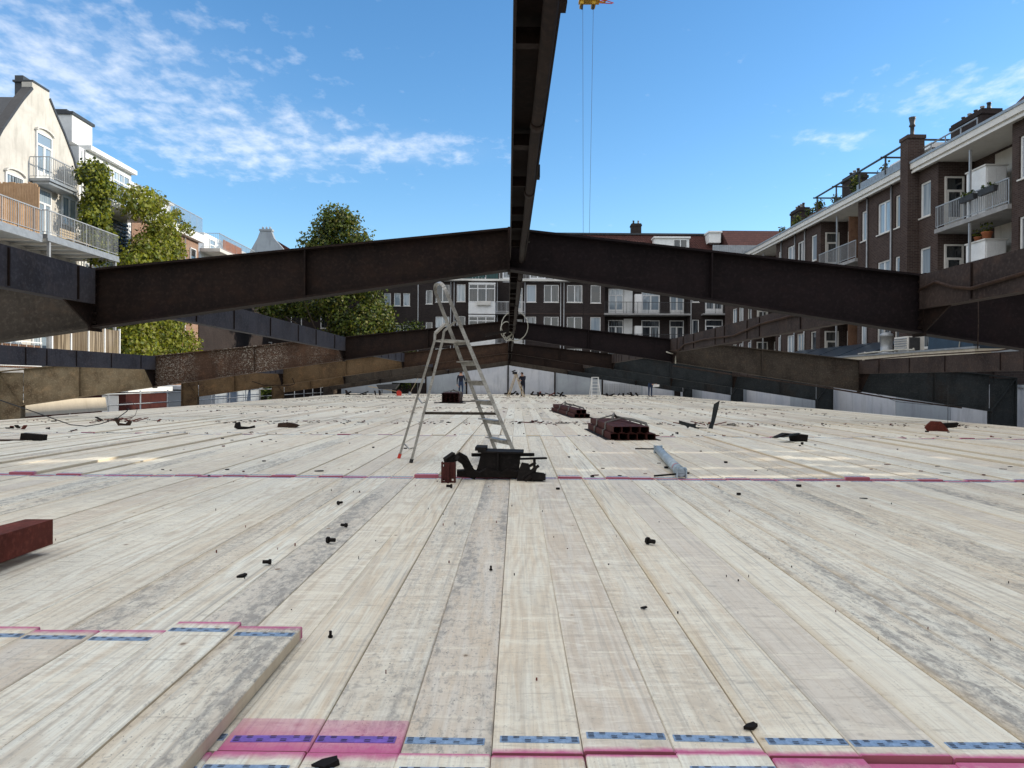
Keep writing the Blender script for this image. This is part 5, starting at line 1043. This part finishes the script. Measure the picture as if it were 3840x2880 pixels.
# ---------------------------------------------------------------- tower crane jib end with ropes
CR = thing('crane_jib', 'end of a yellow lattice crane jib with hoist ropes at the top edge', 'crane', (6.8, 60, 30.2))
def lattice(m):
    for x, z in ((5.7, 30.9), (7.4, 30.9), (6.55, 32.4)): m.bar((x, 24, z), (x, 60.5, z), .14, .14)
    for k in range(26):
        y = 60.5-k*1.4
        m.bar((5.7, y, 30.9), (7.4, y, 30.9), .07, .07); m.bar((5.7, y, 30.9), (7.4, y-1.4, 30.9), .06, .06)
        for x in (5.7, 7.4): m.bar((x, y, 30.9), (6.55, y-.7, 32.4), .06, .06); m.bar((6.55, y-.7, 32.4), (x, y-1.4, 30.9), .06, .06)
part('jib', M_YEL, CR, lattice)
part('trolley', M_YEL, CR, lambda m: (m.box(5.3, 6.9, 59.2, 60.0, 30.45, 30.62), m.box(5.4, 5.65, 59.3, 60.2, 30.2, 30.45), m.box(6.3, 6.6, 59.3, 60.2, 30.2, 30.45)))
part('trolley_lattice', M_REDC, CR, lambda m: (m.bar((6.9, 59.6, 30.5), (8.1, 59.6, 30.85), .06, .06), m.bar((6.9, 59.6, 30.75), (8.0, 59.6, 30.4), .05, .05), m.bar((6.9, 59.6, 30.4), (7.9, 59.6, 30.36), .05, .05)))
part('sheave', M_DARK, CR, lambda m: (m.tube([(5.5, 59.7, 30.2), (5.62, 59.7, 30.2)], .26, 12), m.tube([(6.35, 59.7, 30.2), (6.47, 59.7, 30.2)], .26, 12)))
for x in (5.62, 6.44): part('rope', M_CABLE, CR, lambda m: m.tube([(x, 59.7, 30.1), (x*.4+3.58, 59.7, 5.0)], .013, 5))
part('hook_block', M_DARK, CR, lambda m: (m.box(5.75, 6.25, 59.6, 59.8, 4.6, 5.0), m.tube([(6.0, 59.7, 4.6), (6.0, 59.7, 4.5), (6.1, 59.7, 4.42), (6.02, 59.7, 4.35), (5.93, 59.7, 4.4)], .03, 6)))

# ---------------------------------------------------------------- far end of the deck: people, ladders, barrow
def person(name, label, loc, rz, J, top, leg, hair=True, extra=None):
    T = thing(name, label, 'person', loc); T.rotation_euler.z = rz
    names = list(J); idx = {n: i for i, n in enumerate(names)}
    ED = [('pel', 'spn'), ('spn', 'chs'), ('chs', 'nek'), ('nek', 'hed'), ('hed', 'top')]
    for s in 'LR': ED += [('chs', 'sh'+s), ('sh'+s, 'el'+s), ('el'+s, 'wr'+s), ('wr'+s, 'ha'+s), ('pel', 'hp'+s), ('hp'+s, 'kn'+s), ('kn'+s, 'an'+s), ('an'+s, 'to'+s)]
    RAD = dict(pel=.15, spn=.14, chs=.155, nek=.058, hed=.092, top=.075, sh=.075, el=.052, wr=.036, ha=.03, hp=.105, kn=.068, an=.05, to=.042)
    co = [Vector(J[n]) for n in names]; rad = [RAD.get(n, RAD.get(n[:2], .03)) for n in names]; ed = [(idx[a], idx[b]) for a, b in ED]
    for s in 'LR':
        h = Vector(J['ha'+s]); d = (h-Vector(J['wr'+s])).normalized(); sd1 = d.orthogonal().normalized()
        for k in range(5):
            o = sd1*(.022*(k-2)); tip = h+d*(.085-.012*abs(k-2))+o*1.4+(Vector((0, -.02, 0))); co += [h+d*.04+o, tip]; rad += [.010, .008]; b = len(co); ed += [(idx['ha'+s], b-2), (b-2, b-1)]
    me = bpy.data.meshes.new(name); me.from_pydata(co, ed, []); o = bpy.data.objects.new('body', me); COL.objects.link(o)
    md = o.modifiers.new('skin', 'SKIN'); md.use_smooth_shade = True; o.modifiers.new('sub', 'SUBSURF').levels = 1; o.modifiers['sub'].render_levels = 1
    for i, v in enumerate(me.skin_vertices[0].data): v.radius = (rad[i], rad[i]*.85); v.use_root = i == 0
    dg = bpy.context.evaluated_depsgraph_get(); ev = o.evaluated_get(dg); m2 = bpy.data.meshes.new_from_object(ev); bpy.data.objects.remove(o)
    m2.materials.clear()
    for m_ in (top, leg, M_SKIN, M_BOOT): m2.materials.append(m_)
    n0 = len(names)
    for p in m2.polygons:
        i = min(range(len(co)), key=lambda q: (co[q]-p.center).length_squared); n = names[i] if i < n0 else 'ha'
        p.material_index = 2 if n[:2] == 'ha' or n in ('hed', 'top', 'nek') else (3 if n[:2] == 'to' else (1 if n[:2] in ('hp', 'kn', 'an') or n == 'pel' else 0)); p.use_smooth = True
    link('body', m2, T); H_ = Vector(J['hed']); t_ = Vector(J['top'])
    link('hair', shared(lambda m: m.tube([H_+(t_-H_)*.2+Vector((0, .035, 0)), H_.lerp(t_, .8)+Vector((0, .02, 0)), t_+Vector((0, .012, .055))], [.09, .098, .05], 10), 'hair', M_HAIR), T)
    link('face', shared(lambda m: (m.bar(H_+Vector((0, -.075, .035)), H_+Vector((0, -.115, .015)), .025, .035), m.bar(H_+Vector((-.035, -.078, .05)), H_+Vector((.035, -.078, .05)), .01, .012), m.bar(H_+Vector((-.025, -.082, -.02)), H_+Vector((.025, -.082, -.02)), .01, .01)), 'face', M_SKIN), T)
    for s in (-1, 1): link('ear', shared(lambda m: m.bar(H_+Vector((s*.09, 0, .0)), H_+Vector((s*.1, .015, .05)), .02, .02), 'ear', M_SKIN), T)
    return T
base = dict(pel=(0, 0, .95), spn=(0, 0, 1.14), chs=(0, .01, 1.34), nek=(0, .0, 1.50), hed=(0, -.02, 1.60), top=(0, -.02, 1.68),
            shL=(.19, .01, 1.41), elL=(.25, .03, 1.13), wrL=(.25, -.03, .90), haL=(.25, -.05, .82), shR=(-.19, .01, 1.41), elR=(-.25, .03, 1.13), wrR=(-.26, -.02, .90), haR=(-.26, -.03, .82),
            hpL=(.10, 0, .88), knL=(.11, -.02, .50), anL=(.11, .01, .09), toL=(.12, -.14, .05), hpR=(-.10, 0, .88), knR=(-.11, -.01, .50), anR=(-.11, .02, .09), toR=(-.12, -.13, .05))
def pose(**k): d = dict(base); d.update(k); return d
person('person', 'person in navy jacket and jeans walking away behind the ladder', (-3.14, 51.3, 0), PI, pose(knL=(.11, -.10, .5), anL=(.11, -.05, .09), toL=(.12, -.2, .05), anR=(-.11, .12, .10), toR=(-.12, 0, .05), elR=(-.27, .0, 1.13), wrR=(-.29, -.10, .92), haR=(-.29, -.14, .85)), M_NAVY, M_JEAN)
person('person', 'person in dark clothes working behind a timber trestle at the end wall', (1.02, 52.6, 0), -.5, pose(chs=(0, -.06, 1.32), nek=(0, -.10, 1.47), hed=(0, -.15, 1.56), top=(0, -.17, 1.64), shL=(.19, -.05, 1.39), elL=(.22, -.16, 1.15), wrL=(.10, -.34, 1.12), haL=(.05, -.41, 1.13), shR=(-.19, -.05, 1.39), elR=(-.24, -.14, 1.14), wrR=(-.14, -.33, 1.08), haR=(-.09, -.40, 1.09)), M_NAVY, M_NAVY)
P3 = person('person', 'person bending half hidden behind the far right rafter with a white sheet', (10.4, 56.2, 0), .4, pose(spn=(0, -.05, 1.12), chs=(0, -.14, 1.28), nek=(0, -.22, 1.40), hed=(0, -.28, 1.48), top=(0, -.31, 1.55), shL=(.19, -.14, 1.34), elL=(.24, -.24, 1.08), wrL=(.2, -.42, .95), haL=(.17, -.5, .93), shR=(-.19, -.14, 1.34), elR=(-.24, -.22, 1.08), wrR=(-.18, -.42, .93), haR=(-.14, -.5, .91)), M_NAVY, M_JEAN)
T = thing('white_sheet', 'small white sheet held by the person at the far right rafter', 'sheet', (10.65, 55.7, .85)); part('sheet', M_CLOTHW, T, lambda m: m.prism([(10.5, 55.68, .70), (10.95, 55.62, .74), (10.97, 55.62, .90), (10.52, 55.68, .95)], (0, .02, 0)))
def a_ladder(name, label, c, h, sp, w, rz, mat, n, taper=.7):
    T = thing(name, label, 'ladder', c); M_ = Matrix.Translation(c) @ Matrix.Rotation(rz, 4, 'Z')
    for s in (-1, 1):
        for e in (-1, 1): part('leg', mat, T, lambda m: m.bar((e*w/2, s*sp/2, .0), (e*w/2*taper, s*.03, h), .05, .05), M_)
        for k in range(1, n+1):
            t_ = k/(n+1); ww = w/2*(1-t_*(1-taper))-.026
            if s < 0 or k % 2: part('tread', mat, T, lambda m: m.box(-ww, ww, s*sp/2*(1-t_)-.04, s*sp/2*(1-t_)+.04, h*t_-.015, h*t_+.015), M_)
    part('top_cap', mat, T, lambda m: m.box(-w/2*taper-.03, w/2*taper+.03, -.1, .1, h+.002, h+.05), M_)
    return T
a_ladder('step_ladder', 'small white step ladder near the end wall on the right', (6.0, 53, 0), 1.35, .8, .62, .1, M_WHITE, 5)
a_ladder('timber_trestle', 'pale timber trestle ladder in front of the person at the end wall', (.55, 52.3, 0), 1.5, 1.15, .42, 1.25, M_LTIMBER, 4)
T = thing('work_lamp', 'small dark machine sitting on top of the timber trestle', 'machine', (.5, 52.3, 1.55)); part('body', M_RUBBER, T, lambda m: (m.box(.3, .62, 52.2, 52.4, 1.552, 1.72), m.bar((.25, 52.3, 1.72), (.5, 52.3, 1.82), .08, .08))); part('handle', M_CLOTHW, T, lambda m: m.tube([(.6, 52.25, 1.6), (.74, 52.25, 1.7), (.72, 52.25, 1.8)], .025, 6))
WB = thing('wheelbarrow', 'dark wheelbarrow tipped near the dark opening in the end wall', 'wheelbarrow', (-8.9, 57.5, 0))
part('tray', M_DARK, WB, lambda m: m.prism([(-9.6, 57.2, .42), (-8.4, 57.2, .42), (-8.1, 57.2, .85), (-9.8, 57.2, .75)], (0, .7, 0))); part('wheel', M_RUBBER, WB, lambda m: m.tube([(-8.2, 57.5, .2), (-8.2, 57.6, .2)], .2, 14))
part('handle', M_LTIMBER, WB, lambda m: (m.bar((-8.2, 57.25, .25), (-10.4, 57.25, .62), .04, .04), m.bar((-8.2, 57.85, .25), (-10.4, 57.85, .62), .04, .04))); part('leg', M_DARK, WB, lambda m: (m.bar((-9.4, 57.25, .4), (-9.5, 57.25, .0), .035, .035), m.bar((-9.4, 57.85, .4), (-9.5, 57.85, .0), .035, .035)))
JC = thing('jerry_can', 'red plastic jerry can on the deck in front of the wheelbarrow', 'jerry can', (-7.7, 54.5, 0))
part('body', M_REDC, JC, lambda m: m.prism([(-7.86, 54.4, .0), (-7.54, 54.4, .0), (-7.53, 54.4, .26), (-7.6, 54.4, .33), (-7.84, 54.4, .33), (-7.87, 54.4, .28)], (0, .2, 0))); part('handle', M_REDC, JC, lambda m: m.tube([(-7.82, 54.5, .33), (-7.78, 54.5, .38), (-7.66, 54.5, .38), (-7.63, 54.5, .33)], .015, 6)); part('cap', M_RUBBER, JC, lambda m: m.tube([(-7.57, 54.5, .29), (-7.53, 54.5, .34)], .03, 8))
T = thing('shovel', 'shovel leaning by the wheelbarrow in front of the dark opening', 'shovel', (-7.1, 57.8, 0)); part('shaft', M_LTIMBER, T, lambda m: m.tube([(-7.35, 57.6, .1), (-6.8, 58.1, 1.25)], .018, 6)); part('blade', M_ZINC, T, lambda m: m.prism([(-7.45, 57.55, .0), (-7.25, 57.6, .0), (-7.25, 57.66, .24), (-7.42, 57.62, .24)], (0, .012, 0)))
T = thing('steel_rod', 'thin steel rod lying on the deck below the wheelbarrow', 'steel bar', (-7.5, 45, 0)); part('rod', R_BLACK, T, lambda m: m.tube([(-7.9, 46, .14), (-7.88, 46, .02), (-5.6, 46.4, .03)], .018, 6))
T = thing('ridge_post', 'slim steel post under the ridge at the end wall', 'post', (.0, 61.5, 0)); part('shaft', R_BLACK, T, lambda m: m.box(-.05, .05, 61.4, 61.5, .0, 2.35)); part('foot', R_BLACK, T, lambda m: m.box(-.3, .35, 61.3, 61.6, .0, .14))
